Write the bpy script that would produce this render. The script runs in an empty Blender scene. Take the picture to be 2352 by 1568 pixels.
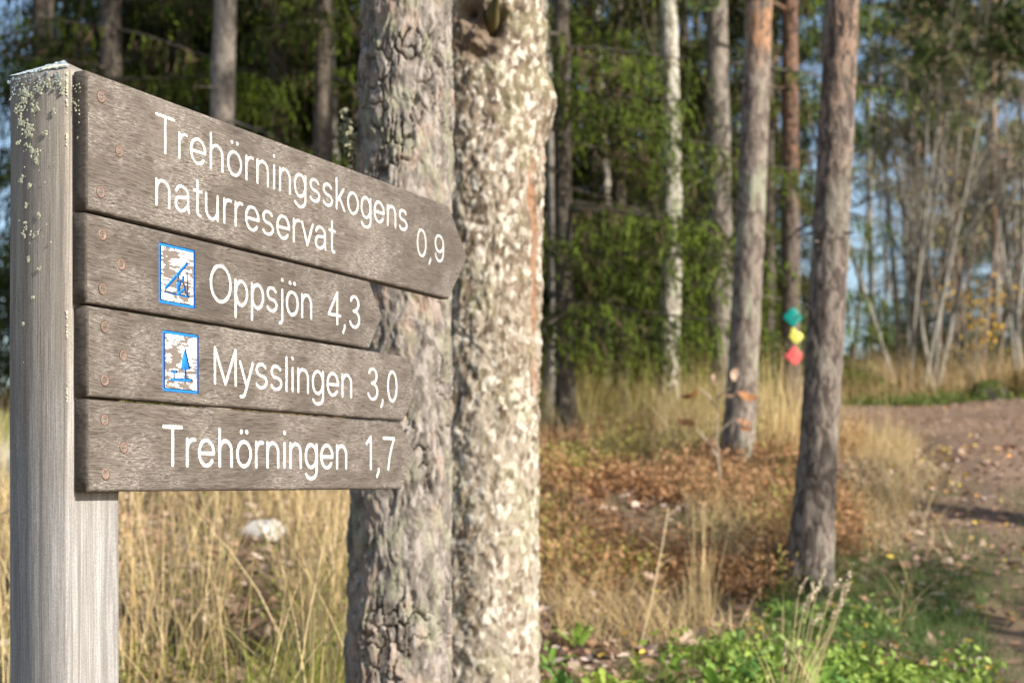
import bpy, math, random
import numpy as np
from mathutils import Vector, geometry

random.seed(7)
RNG = np.random.default_rng(11)
R = math.radians
scene = bpy.context.scene
COL = scene.collection

# ------------------------------------------------------------------ camera, sky, sun, exposure
EYE = 1.2                      # eye height; the ground is at 0 under the camera
F = 3267.0                     # focal length in pixels of a 2352 px wide picture (50 mm lens)
CX, HZ = 1176.0, 1108.0        # principal column, horizon row
cam = bpy.data.cameras.new('camera')
cam.lens = 50.0; cam.sensor_width = 36.0; cam.sensor_fit = 'HORIZONTAL'
cam.shift_y = 324.0 / 2352.0
cam.clip_start = 0.05; cam.clip_end = 2000
cam.dof.use_dof = True; cam.dof.focus_distance = 2.06; cam.dof.aperture_fstop = 5.2
camo = bpy.data.objects.new('camera', cam); COL.objects.link(camo)
camo.location = (0, 0, EYE); camo.rotation_euler = (R(90), 0, 0)
scene.camera = camo

SUN_EL, SUN_AZ = 30.0, 124.0   # degrees; azimuth from +Y towards +X
sdir = Vector((math.sin(R(SUN_AZ)) * math.cos(R(SUN_EL)), math.cos(R(SUN_AZ)) * math.cos(R(SUN_EL)), math.sin(R(SUN_EL))))
world = bpy.data.worlds.new('World'); scene.world = world; world.use_nodes = True
wn = world.node_tree
sky = wn.nodes.new('ShaderNodeTexSky'); sky.sky_type = 'NISHITA'; sky.sun_disc = False
sky.sun_elevation = R(SUN_EL); sky.sun_rotation = R(SUN_AZ)
sky.air_density = 1.0; sky.dust_density = 1.0; sky.ozone_density = 1.2
wn.links.new(sky.outputs[0], wn.nodes['Background'].inputs[0])
wn.nodes['Background'].inputs[1].default_value = 0.115
sun = bpy.data.lights.new('sun', 'SUN'); sun.energy = 5.0; sun.angle = R(0.6); sun.color = (1.0, 0.93, 0.83)
suno = bpy.data.objects.new('sun', sun); COL.objects.link(suno)
suno.rotation_euler = (-sdir).to_track_quat('-Z', 'Y').to_euler()
vs = scene.view_settings
vs.view_transform = 'Standard'; vs.look = 'None'; vs.exposure = 0.8; vs.gamma = 1.0; vs.use_curve_mapping = False

# ------------------------------------------------------------------ helpers
def tag(o, label=None, cat=None, group=None, kind=None):
    for k, v in (('label', label), ('category', cat), ('group', group), ('kind', kind)):
        if v: o[k] = v
    return o
def empty(name, loc, rz=0.0):
    o = bpy.data.objects.new(name, None); COL.objects.link(o)
    o.location = loc; o.rotation_euler = (0, 0, rz); o.empty_display_size = 0.05
    return o
def link_mesh(name, me, parent=None, loc=None):
    o = bpy.data.objects.new(name, me); COL.objects.link(o)
    if parent: o.parent = parent
    if loc is not None: o.location = loc
    return o
def build_mesh(name, verts, polys, mats, col=None, pmat=None, smooth=False):
    """polys: list of (m,k) int arrays."""
    me = bpy.data.meshes.new(name)
    verts = np.asarray(verts, dtype=np.float32)
    polys = [np.asarray(p, dtype=np.int32) for p in polys if len(p)]
    me.vertices.add(len(verts)); me.vertices.foreach_set('co', verts.ravel())
    nl = sum(p.size for p in polys); npol = sum(len(p) for p in polys)
    me.loops.add(nl); me.loops.foreach_set('vertex_index', np.concatenate([p.ravel() for p in polys]))
    me.polygons.add(npol)
    tot = np.concatenate([np.full(len(p), p.shape[1], dtype=np.int32) for p in polys])
    start = np.concatenate([[0], np.cumsum(tot)[:-1]]).astype(np.int32)
    me.polygons.foreach_set('loop_start', start)
    if pmat is not None: me.polygons.foreach_set('material_index', np.asarray(pmat, dtype=np.int32))
    if smooth: me.polygons.foreach_set('use_smooth', np.ones(npol, dtype=bool))
    for m in (mats if isinstance(mats, (list, tuple)) else [mats]): me.materials.append(m)
    if col is not None:
        c = np.ones((len(verts), 4), dtype=np.float32); c[:, :3] = col
        a = me.attributes.new('col', 'FLOAT_COLOR', 'POINT'); a.data.foreach_set('color', c.ravel())
    me.update(calc_edges=True); me.validate()
    return me
class MB:
    def __init__(s): s.v = []; s.q = []; s.t = []; s.c = []; s.qm = []; s.n = 0
    def add(s, v, q=None, col=(0.5, 0.5, 0.5), t=None, m=0):
        v = np.asarray(v, dtype=np.float64).reshape(-1, 3)
        s.v.append(v)
        if q is not None and len(q): s.q.append(np.asarray(q) + s.n); s.qm.append(np.full(len(q), m))
        if t is not None and len(t): s.t.append(np.asarray(t) + s.n)
        s.c.append(np.broadcast_to(np.asarray(col, dtype=np.float64), (len(v), 3)))
        s.n += len(v)
    def mesh(s, name, mats, smooth=False):
        ps = []; pm = None
        if s.q: ps.append(np.concatenate(s.q)); pm = np.concatenate(s.qm)
        if s.t:
            ps.append(np.concatenate(s.t))
            pm = np.concatenate([pm if pm is not None else np.zeros(0), np.zeros(len(ps[-1]))])
        return build_mesh(name, np.concatenate(s.v), ps, mats, np.concatenate(s.c), pm, smooth)
def hash2(ix, iy, seed):
    h = (ix.astype(np.int64) * 374761393 + iy.astype(np.int64) * 668265263 + seed * 1274126177) & 0x7fffffff
    h = ((h ^ (h >> 13)) * 1274126177) & 0x7fffffff
    h = ((h ^ (h >> 16)) * 2246822519) & 0x7fffffff
    return ((h ^ (h >> 15)) & 0xffffff) / float(0xffffff)
def vnoise(x, y, seed=0):
    ix = np.floor(x); iy = np.floor(y); fx = x - ix; fy = y - iy
    fx = fx * fx * (3 - 2 * fx); fy = fy * fy * (3 - 2 * fy)
    a = hash2(ix, iy, seed); b = hash2(ix + 1, iy, seed); c = hash2(ix, iy + 1, seed); d = hash2(ix + 1, iy + 1, seed)
    return (a * (1 - fx) + b * fx) * (1 - fy) + (c * (1 - fx) + d * fx) * fy
def fbm(x, y, seed=0, n=4):
    s = 0; a = 0.5; t = 0
    for k in range(n):
        s = s + a * vnoise(x * 2 ** k, y * 2 ** k, seed + k); t += a; a *= 0.5
    return s / t
def worley(x, y, seed=0):
    ix = np.floor(x); iy = np.floor(y)
    f1 = np.full(x.shape, 9.0); f2 = np.full(x.shape, 9.0); idv = np.zeros(x.shape)
    for dx in (-1, 0, 1):
        for dy in (-1, 0, 1):
            cx = ix + dx; cy = iy + dy
            px = cx + hash2(cx, cy, seed); py = cy + hash2(cx, cy, seed + 17)
            d = np.hypot(px - x, py - y); r = hash2(cx, cy, seed + 31)
            nearer = d < f1
            f2 = np.where(nearer, f1, np.minimum(f2, d)); idv = np.where(nearer, r, idv); f1 = np.where(nearer, d, f1)
    return f1, f2, idv
def sstep(a, b, x):
    t = np.clip((x - a) / (b - a), 0, 1); return t * t * (3 - 2 * t)
def lerp(a, b, t): return np.asarray(a) * (1 - t[..., None]) + np.asarray(b) * t[..., None]
def unit(v): return v / np.maximum(np.linalg.norm(v, axis=-1, keepdims=True), 1e-9)

HY = np.array([-60, -12, 0, 2, 3.4, 4.6, 6, 8, 9.5, 11, 13, 16, 25, 40, 80, 200.])
HZV = np.array([-4, -1.2, 0, .14, .33, .55, .83, 1.25, 1.47, 1.69, 1.9, 2.15, 2.75, 3.4, 4.5, 6.])
def ground_h(x, y):
    x = np.asarray(x, dtype=np.float64); y = np.asarray(y, dtype=np.float64)
    h = (np.interp(y - .35, HY, HZV) + np.interp(y, HY, HZV) + np.interp(y + .35, HY, HZV)) / 3
    b = (fbm(x * .55 + 9, y * .55 + 3, 5, 3) - .5) * .22 + (fbm(x * 2.1, y * 2.1, 8, 2) - .5) * .06
    return h + b * .7 * sstep(2.5, 6, y)
PATH_L = np.array([(3.2, 0), (2.1, 3), (1.95, 4.5), (2.0, 5.4), (2.15, 6.4), (2.42, 7.6), (2.75, 8.8), (2.6, 9.7), (1.9, 10.4), (0.5, 11.0), (-3, 11.8)])
def on_path(x, y):
    """1 on the trodden path, 0 off it (plan view)."""
    x = np.asarray(x, dtype=np.float64); y = np.asarray(y, dtype=np.float64)
    wob = (fbm(x * 1.3, y * 1.3, 77, 3) - .5) * .9
    xl = np.interp(y, [0, 3, 4.5, 5.4, 6.4, 7.6, 8.8, 9.6], [1.2, 1.3, 1.52, 1.78, 2.02, 2.32, 2.6, 2.7]) + wob * .5
    near = (y < 9.4) & (x > xl) & (x < xl + 2.6)
    low = np.interp(x, [-6, 0, 1.5, 2.3, 3.0, 3.4], [12.0, 11.0, 10.3, 9.8, 9.4, 9.0]) + wob * .35
    far = (y >= low) & (x > -6) & (y < np.interp(x, [-6, 2, 4, 8], [14.2, 14.3, 13.9, 13.4]) + wob * .25) & (x < 9)
    corner = (y > 7.5) & (y < 13.5) & (x > xl) & (x < 8)
    return (near | far | corner).astype(np.float64)
def PT(px, py, Y): return Vector(((px - CX) / F * Y, Y, EYE - (py - HZ) / F * Y))
def GX(px, Y): return (px - CX) / F * Y
def GP(px, Y, dz=0.0):
    x = GX(px, Y); return Vector((x, Y, float(ground_h(x, Y)) + dz))

# ------------------------------------------------------------------ node helpers and materials
def new_mat(name):
    m = bpy.data.materials.new(name); m.use_nodes = True
    nt = m.node_tree; b = nt.nodes['Principled BSDF']; b.inputs['Specular IOR Level'].default_value = 0.25
    return m, nt, b
def nd(nt, typ, ins=None, **attrs):
    n = nt.nodes.new(typ)
    for k, v in attrs.items(): setattr(n, k, v)
    for k, v in (ins or {}).items():
        if isinstance(v, bpy.types.NodeSocket): nt.links.new(v, n.inputs[k])
        else: n.inputs[k].default_value = v
    return n
def rgba(c): return (c[0], c[1], c[2], 1.0)
def coords(nt, scale=(1, 1, 1), rot=(0, 0, 0)):
    tc = nd(nt, 'ShaderNodeTexCoord')
    return nd(nt, 'ShaderNodeMapping', {'Vector': tc.outputs['Object'], 'Scale': scale, 'Rotation': rot}).outputs[0]
def noise(nt, vec, scale, detail=4, rough=.55, dist=0.0):
    return nd(nt, 'ShaderNodeTexNoise', {'Vector': vec, 'Scale': scale, 'Detail': detail, 'Roughness': rough, 'Distortion': dist}).outputs['Fac']
def ramp(nt, fac, lo, hi, a=0.0, b=1.0):
    return nd(nt, 'ShaderNodeMapRange', {'Value': fac, 'From Min': lo, 'From Max': hi, 'To Min': a, 'To Max': b}, interpolation_type='SMOOTHSTEP').outputs[0]
def mixc(nt, fac, a, b, mode='MIX'):
    n = nd(nt, 'ShaderNodeMix', data_type='RGBA', blend_type=mode)
    for k, v in ((0, fac), (6, a), (7, b)):
        if isinstance(v, bpy.types.NodeSocket): nt.links.new(v, n.inputs[k])
        else: n.inputs[k].default_value = v if k == 0 else rgba(v)
    return n.outputs[2]
def mth(nt, op, a, b=0.0):
    n = nd(nt, 'ShaderNodeMath', operation=op)
    for k, v in ((0, a), (1, b)):
        if isinstance(v, bpy.types.NodeSocket): nt.links.new(v, n.inputs[k])
        else: n.inputs[k].default_value = v
    return n.outputs[0]
def bump(nt, b, height, strength, dist):
    n = nd(nt, 'ShaderNodeBump', {'Height': height, 'Strength': strength, 'Distance': dist}); nt.links.new(n.outputs[0], b.inputs['Normal'])

def veg_mat(name, trans=.35, rough=.6, spec=.2):
    m, nt, b = new_mat(name)
    at = nd(nt, 'ShaderNodeAttribute', attribute_name='col').outputs['Color']
    nt.links.new(at, b.inputs['Base Color']); b.inputs['Roughness'].default_value = rough; b.inputs['Specular IOR Level'].default_value = spec
    tr = nd(nt, 'ShaderNodeBsdfTranslucent', {'Color': at})
    mx = nd(nt, 'ShaderNodeMixShader', {0: trans, 1: b.outputs[0], 2: tr.outputs[0]})
    nt.links.new(mx.outputs[0], nt.nodes['Material Output'].inputs['Surface'])
    return m
M = {}
def needle_mat():
    m = veg_mat('needles', .25, .7, .1); nt = m.node_tree; b = nt.nodes['Principled BSDF']
    g = nd(nt, 'ShaderNodeNewGeometry'); oi = nd(nt, 'ShaderNodeObjectInfo')
    d = nd(nt, 'ShaderNodeVectorMath', {0: g.outputs['Position'], 1: oi.outputs['Location']}, operation='SUBTRACT').outputs[0]
    x = nd(nt, 'ShaderNodeVectorMath', {0: d, 1: (1, 1, 0)}, operation='MULTIPLY').outputs[0]
    o = nd(nt, 'ShaderNodeVectorMath', {0: nd(nt, 'ShaderNodeVectorMath', {0: x}, operation='NORMALIZE').outputs[0], 1: (0, 0, .45)}, operation='ADD').outputs[0]
    k = nd(nt, 'ShaderNodeVectorMath', {0: o, 1: (1.1, 1.1, 1.1)}, operation='MULTIPLY').outputs[0]
    n = nd(nt, 'ShaderNodeVectorMath', {0: k, 1: g.outputs['Normal']}, operation='ADD').outputs[0]
    n = nd(nt, 'ShaderNodeVectorMath', {0: n}, operation='NORMALIZE').outputs[0]
    nt.links.new(n, b.inputs['Normal']); return m
M['needle'] = needle_mat()
M['grass'] = veg_mat('grass', .35)
M['leaf'] = veg_mat('leaf', .3, .55, .3)
M['litter'] = veg_mat('leaf_litter', .12, .75)
M['moss'] = veg_mat('moss', .15, .9, .1)

def mat_attr(name, rough=.85, scale=220., strength=.5, dist=.004, stretch=(1, 1, .5)):
    m, nt, b = new_mat(name)
    at = nd(nt, 'ShaderNodeAttribute', attribute_name='col').outputs['Color']
    v = coords(nt, stretch)
    n1 = noise(nt, v, scale, 5, .65)
    c = mixc(nt, 1.0, at, mixc(nt, n1, (.62, .62, .62), (1.38, 1.36, 1.34)), 'MULTIPLY')
    nt.links.new(c, b.inputs['Base Color']); b.inputs['Roughness'].default_value = rough
    bump(nt, b, n1, strength, dist)
    return m
M['bark_near'] = mat_attr('bark_near', .85, 260., .6, .004)
M['stone'] = mat_attr('stone', .9, 40, .6, .01, (1, 1, 1))
M['bark_twig'] = mat_attr('twig_bark', .9, 60, .3, .003)

def mat_bark(name, low, high, zsplit, dark, lich, lich_amt=.45, sc=1.0):
    """mid-distance bark: plates stretched upright, colour changing with height where the species does, lichen patches."""
    m, nt, b = new_mat(name)
    tc = nd(nt, 'ShaderNodeTexCoord').outputs['Object']
    v = nd(nt, 'ShaderNodeMapping', {'Vector': tc, 'Scale': (1, 1, .4)}).outputs[0]
    n1 = noise(nt, v, 30 * sc, 6, .66, 1.0); n2 = noise(nt, tc, 5, 4, .6); n3 = noise(nt, v, 70 * sc, 3, .6)
    z = nd(nt, 'ShaderNodeSeparateXYZ', {0: tc}).outputs[2]
    zz = mth(nt, 'ADD', z, mth(nt, 'MULTIPLY', mth(nt, 'SUBTRACT', n2, .5), 1.6))
    base = mixc(nt, ramp(nt, zz, zsplit - .25, zsplit + .25), low, high) if zsplit else mixc(nt, n2, low, high)
    c = mixc(nt, ramp(nt, n1, .44, .56), dark, base)
    c = mixc(nt, mth(nt, 'MULTIPLY', ramp(nt, noise(nt, v, 9, 5, .7), .50, .64), lich_amt), c, lich)
    c = mixc(nt, 1.0, c, mixc(nt, n3, (.7, .7, .7), (1.3, 1.3, 1.3)), 'MULTIPLY')
    nt.links.new(c, b.inputs['Base Color']); b.inputs['Roughness'].default_value = .9
    bump(nt, b, n1, .9, .02)
    return m
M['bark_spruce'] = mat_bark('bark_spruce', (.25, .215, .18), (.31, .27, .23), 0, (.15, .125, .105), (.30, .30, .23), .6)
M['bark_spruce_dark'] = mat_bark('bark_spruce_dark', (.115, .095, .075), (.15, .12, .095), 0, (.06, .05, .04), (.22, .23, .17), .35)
M['bark_pine'] = mat_bark('bark_pine', (.26, .215, .18), (.38, .21, .115), 2.35, (.11, .085, .07), (.30, .31, .225), .8)
M['bark_pine_big'] = mat_bark('bark_pine_big', (.215, .175, .148), (.27, .18, .13), 2.0, (.075, .058, .048), (.29, .28, .22), .45)
M['bark_pine_dark'] = mat_bark('bark_pine_dark', (.15, .115, .09), (.23, .125, .08), 1.9, (.08, .062, .05), (.2, .19, .15), .3)
M['bark_birch'] = mat_bark('bark_birch', (.55, .52, .45), (.42, .40, .33), 0, (.17, .15, .115), (.24, .26, .165), .85)
M['bark_twiggy'] = mat_bark('bark_twiggy', (.26, .20, .155), (.34, .27, .215), 0, (.16, .125, .10), (.24, .22, .17), .4)
M['bark_grey'] = mat_bark('bark_grey', (.27, .25, .21), (.34, .32, .28), 0, (.17, .15, .125), (.32, .33, .27), .5)

def mat_board():
    m, nt, b = new_mat('weathered_board')
    tc = nd(nt, 'ShaderNodeTexCoord').outputs['Object']
    oi = nd(nt, 'ShaderNodeObjectInfo').outputs['Random']
    off = nd(nt, 'ShaderNodeCombineXYZ', {0: mth(nt, 'MULTIPLY', oi, 7.), 1: 0., 2: mth(nt, 'MULTIPLY', oi, 3.)}).outputs[0]
    p = nd(nt, 'ShaderNodeVectorMath', {0: tc, 1: off}, operation='ADD').outputs[0]
    warp = noise(nt, p, 3.2, 3, .5)
    # slow wander of the grain
    wv = nd(nt, 'ShaderNodeCombineXYZ', {0: 0., 1: 0., 2: mth(nt, 'MULTIPLY', mth(nt, 'SUBTRACT', warp, .5), .05)}).outputs[0]
    pw = nd(nt, 'ShaderNodeVectorMath', {0: p, 1: wv}, operation='ADD').outputs[0]
    def g(sx, sz, sc, det, ro): return noise(nt, nd(nt, 'ShaderNodeMapping', {'Vector': pw, 'Scale': (sx, 1, sz), 'Rotation': (0, R(-5), 0)}).outputs[0], sc, det, ro)
    broad = g(.05, 1.0, 90, 5, .65)
    fine = g(.035, 1.0, 620, 4, .7)
    dash = g(.06, 1.0, 620, 2, .5)
    patch = noise(nt, nd(nt, 'ShaderNodeMapping', {'Vector': p, 'Scale': (.6, 1, 1)}).outputs[0], 13, 5, .7)
    fuzz = g(.14, 1.0, 560, 6, .85)
    stain = noise(nt, nd(nt, 'ShaderNodeMapping', {'Vector': p, 'Scale': (1, 1, .5)}).outputs[0], 4.5, 4, .6)
    c = mixc(nt, ramp(nt, broad, .3, .7), (.098, .080, .066), (.165, .138, .115))
    c = mixc(nt, ramp(nt, fine, .38, .64), mixc(nt, .5, c, (.055, .044, .036)), mixc(nt, .5, c, (.24, .208, .178)))
    c = mixc(nt, mth(nt, 'MULTIPLY', ramp(nt, dash, .58, .64), .9), c, (.045, .035, .028))
    wf = mth(nt, 'MULTIPLY', ramp(nt, fuzz, .48, .58), ramp(nt, patch, .44, .60))
    c = mixc(nt, mth(nt, 'MULTIPLY', wf, .8), c, (.42, .385, .35))
    c = mixc(nt, mth(nt, 'MULTIPLY', ramp(nt, stain, .48, .66), .55), c, (.075, .062, .054))
    c = mixc(nt, mth(nt, 'MULTIPLY', ramp(nt, stain, .46, .30), .35), c, (.25, .215, .185))
    saw = noise(nt, nd(nt, 'ShaderNodeMapping', {'Vector': p, 'Scale': (1, 1, .05)}).outputs[0], 55, 2, .5)
    c = mixc(nt, mth(nt, 'MULTIPLY', ramp(nt, saw, .62, .72), .25), c, (.14, .115, .095))
    c = mixc(nt, 1.0, c, mixc(nt, oi, (.74, .73, .72), (.92, .91, .90)), 'MULTIPLY')
    nt.links.new(c, b.inputs['Base Color']); b.inputs['Roughness'].default_value = .8
    hgt = mth(nt, 'ADD', mth(nt, 'MULTIPLY', fine, .6), mth(nt, 'MULTIPLY', fuzz, .6))
    bump(nt, b, hgt, .8, .0016)
    return m
def mat_endgrain():
    m, nt, b = new_mat('board_end_grain')
    v = coords(nt, (1, .35, 1))
    n1 = noise(nt, v, 300, 5, .6); n2 = noise(nt, v, 25, 3)
    c = mixc(nt, ramp(nt, n1, .3, .7), (.050, .042, .035), (.105, .088, .072))
    c = mixc(nt, mth(nt, 'MULTIPLY', ramp(nt, n2, .5, .7), .4), c, (.15, .13, .105))
    nt.links.new(c, b.inputs['Base Color']); b.inputs['Roughness'].default_value = .85
    bump(nt, b, n1, .4, .001); return m
def mat_post():
    m, nt, b = new_mat('weathered_post')
    tc = nd(nt, 'ShaderNodeTexCoord').outputs['Object']
    def g(sz, sc, det, ro): return noise(nt, nd(nt, 'ShaderNodeMapping', {'Vector': tc, 'Scale': (1, 1, sz)}).outputs[0], sc, det, ro)
    broad = g(.03, 70, 5, .65); fine = g(.022, 480, 4, .7); crack = g(.014, 120, 2, .5); patch = noise(nt, tc, 7, 4, .55); speck = noise(nt, tc, 420, 4, .6)
    z = nd(nt, 'ShaderNodeSeparateXYZ', {0: tc}).outputs[2]
    warm = ramp(nt, mth(nt, 'ADD', z, mth(nt, 'MULTIPLY', patch, .3)), 1.25, 1.6)
    lo = mixc(nt, ramp(nt, broad, .32, .68), (.27, .258, .245), (.40, .385, .37))
    hi = mixc(nt, ramp(nt, broad, .32, .68), (.25, .22, .185), (.37, .33, .285))
    c = mixc(nt, warm, lo, hi)
    c = mixc(nt, ramp(nt, fine, .40, .62), mixc(nt, .5, c, (.14, .128, .118)), c)
    c = mixc(nt, 1.0, c, mixc(nt, ramp(nt, speck, .3, .7), (.82, .82, .82), (1.15, 1.15, 1.15)), 'MULTIPLY')
    c = mixc(nt, mth(nt, 'MULTIPLY', ramp(nt, crack, .62, .66), .45), c, (.12, .105, .09))
    c = mixc(nt, mth(nt, 'MULTIPLY', ramp(nt, patch, .55, .75), .3), c, (.22, .20, .19))
    nt.links.new(c, b.inputs['Base Color']); b.inputs['Roughness'].default_value = .85
    bump(nt, b, fine, .8, .0010); return m
M['board'] = mat_board(); M['board_end'] = mat_endgrain(); M['post'] = mat_post()
def mat_paint(name, col, rough=.5, chips=None, var=.06):
    m, nt, b = new_mat(name)
    v = coords(nt, (.3, 1, 1)); n1 = noise(nt, v, 240, 4, .6)
    c = mixc(nt, n1, tuple(x * (1 - var) for x in col), tuple(min(.9, x * (1 + var)) for x in col))
    if chips: c = mixc(nt, ramp(nt, noise(nt, coords(nt, (.5, 1, 1)), 520, 3, .6), .62, .66), c, chips)
    nt.links.new(c, b.inputs['Base Color']); b.inputs['Roughness'].default_value = rough
    bump(nt, b, n1, .2, .0005); return m
M['white'] = mat_paint('white_paint', (.80, .79, .77), .55, (.20, .165, .135))
M['blue'] = mat_paint('blue_paint', (.022, .19, .52), .4, None, .15)
def mat_peel():
    m, nt, b = new_mat('peeling_white_paint')
    v = coords(nt, (.17, 1, 1)); tc = nd(nt, 'ShaderNodeTexCoord').outputs['Object']
    n1 = noise(nt, v, 210, 5, .65); n2 = noise(nt, tc, 26, 3, .5)
    k = ramp(nt, mth(nt, 'ADD', n1, mth(nt, 'MULTIPLY', mth(nt, 'SUBTRACT', n2, .5), 1.0)), .485, .515)
    wood = mixc(nt, noise(nt, v, 500, 4, .6), (.10, .08, .068), (.21, .175, .15))
    c = mixc(nt, k, wood, (.80, .79, .76))
    nt.links.new(c, b.inputs['Base Color']); b.inputs['Roughness'].default_value = .7
    bump(nt, b, k, .5, .0008); return m
M['peel'] = mat_peel()
def mat_simple(name, a, b_, scale, rough=.7, metal=0.0, strength=.3, dist=.001):
    m, nt, b = new_mat(name)
    n1 = noise(nt, coords(nt), scale, 4, .6)
    nt.links.new(mixc(nt, ramp(nt, n1, .3, .7), a, b_), b.inputs['Base Color'])
    b.inputs['Roughness'].default_value = rough; b.inputs['Metallic'].default_value = metal
    bump(nt, b, n1, strength, dist); return m
M['screw'] = mat_simple('rusty_screw', (.17, .095, .07), (.30, .20, .16), 900, .5, .2)
M['hole'] = mat_simple('screw_recess_shade', (.03, .025, .02), (.06, .045, .035), 900)
M['lichen'] = mat_simple('pale_lichen', (.44, .45, .30), (.62, .61, .47), 500, .95)
M['lichen_blue'] = mat_simple('grey_blue_lichen', (.30, .38, .42), (.45, .50, .50), 400, .95)
M['teal'] = mat_simple('teal_plastic', (.0, .19, .16), (.0, .22, .19), 40, .35)
M['yellow'] = mat_simple('yellow_plastic', (.62, .58, .11), (.68, .64, .15), 40, .35)
M['red'] = mat_simple('red_plastic', (.64, .075, .085), (.70, .10, .11), 40, .35)
def mat_ground():
    m, nt, b = new_mat('forest_floor')
    tc = nd(nt, 'ShaderNodeTexCoord').outputs['Object']
    n1 = noise(nt, tc, 1.1, 5, .6); n2 = noise(nt, tc, 9, 5, .65); n3 = noise(nt, tc, 45, 5, .7); n4 = noise(nt, tc, 3.3, 4, .6)
    c = mixc(nt, ramp(nt, n2, .3, .7), (.13, .09, .06), (.26, .185, .125))
    c = mixc(nt, mth(nt, 'MULTIPLY', ramp(nt, n4, .50, .66), .8), c, (.10, .105, .03))
    c = mixc(nt, mth(nt, 'MULTIPLY', ramp(nt, n1, .48, .68), .6), c, (.25, .19, .10))
    c = mixc(nt, 1.0, c, mixc(nt, n3, (.45, .45, .45), (1.5, 1.48, 1.45)), 'MULTIPLY')
    nt.links.new(c, b.inputs['Base Color']); b.inputs['Roughness'].default_value = .95
    bump(nt, b, n3, .9, .03); return m
def mat_path():
    m, nt, b = new_mat('path_earth')
    tc = nd(nt, 'ShaderNodeTexCoord').outputs['Object']
    n1 = noise(nt, tc, 1.6, 5, .6); n2 = noise(nt, tc, 30, 5, .7); n3 = noise(nt, tc, 110, 3, .6)
    c = mixc(nt, ramp(nt, n1, .3, .7), (.150, .100, .068), (.225, .155, .108))
    c = mixc(nt, 1.0, c, mixc(nt, n2, (.6, .6, .6), (1.4, 1.38, 1.36)), 'MULTIPLY')
    c = mixc(nt, mth(nt, 'MULTIPLY', ramp(nt, n3, .60, .66), .6), c, (.28, .225, .18))
    nt.links.new(c, b.inputs['Base Color']); b.inputs['Roughness'].default_value = .95
    bump(nt, b, n2, .7, .015); return m
M['ground'] = mat_ground(); M['path'] = mat_path()

# ------------------------------------------------------------------ ground and path
def axis(lo, hi, dense_lo, dense_hi, fine, coarse):
    a = [np.arange(dense_lo, dense_hi, fine)]
    x = dense_lo; st = fine; left = []
    while x > lo: st = min(st * 1.25, coarse); x -= st; left.append(x)
    x = a[0][-1]; st = fine; right = []
    while x < hi: st = min(st * 1.25, coarse); x += st; right.append(x)
    return np.array(left[::-1] + list(a[0]) + right)
gx = axis(-160, 160, -4, 6, .07, 12); gy = axis(-60, 200, 3.2, 15, .07, 10)
XX, YY = np.meshgrid(gx, gy)
ZZ = ground_h(XX, YY)
nx, ny = len(gx), len(gy)
idx = np.arange(nx * ny).reshape(ny, nx)
gq = np.stack([idx[:-1, :-1].ravel(), idx[:-1, 1:].ravel(), idx[1:, 1:].ravel(), idx[1:, :-1].ravel()], 1)
me = build_mesh('ground', np.stack([XX.ravel(), YY.ravel(), ZZ.ravel()], 1), [gq], M['ground'], smooth=True)
tag(link_mesh('ground', me), kind='structure')
px_ = np.arange(-6, 9, .09); py_ = np.arange(2.0, 15, .09)
PX, PY = np.meshgrid(px_, py_); PZ = ground_h(PX, PY) + .012
pm = on_path(PX, PY) > .5; idp = np.arange(PX.size).reshape(PX.shape)
cell = pm[:-1, :-1] & pm[1:, :-1] & pm[:-1, 1:] & pm[1:, 1:]
pq = np.stack([idp[:-1, :-1][cell], idp[:-1, 1:][cell], idp[1:, 1:][cell], idp[1:, :-1][cell]], 1)
cnt = np.bincount(pq.ravel(), minlength=PX.size).reshape(PX.shape); edge = (cnt > 0) & (cnt < 4)
PX = PX + np.where(edge, RNG.normal(0, .02, PX.shape), 0); PY = PY + np.where(edge, RNG.normal(0, .02, PX.shape), 0)
near_edge = edge.copy()
for ax_, sh_ in ((0, 1), (0, -1), (1, 1), (1, -1)): near_edge |= np.roll(edge, sh_, ax_)
PZ = np.where(edge, ground_h(PX, PY) - .035, np.where(near_edge, PZ - .004, PZ))
used = np.unique(pq); remap = np.zeros(PX.size, int); remap[used] = np.arange(len(used))
me = build_mesh('path', np.stack([PX.ravel(), PY.ravel(), PZ.ravel()], 1)[used], [remap[pq]], M['path'], smooth=True)
tag(link_mesh('path', me), kind='structure')

# ------------------------------------------------------------------ signpost
TH = math.atan(1560 / F); SS, CC = math.sin(TH), math.cos(TH)
SY0 = 1.86; SX0 = (200 - CX) / F * SY0
THICK = .025
sign_base_z = float(ground_h(SX0, SY0))
sign = empty('trail_signpost', (SX0, SY0, 0), math.pi / 2 - TH)
tag(sign, 'grey wooden trail signpost with four pointed boards and white lettering', 'signpost')
# sign frame: x along the boards, y away from the reader (board front at y = 0), z up (world height)

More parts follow.
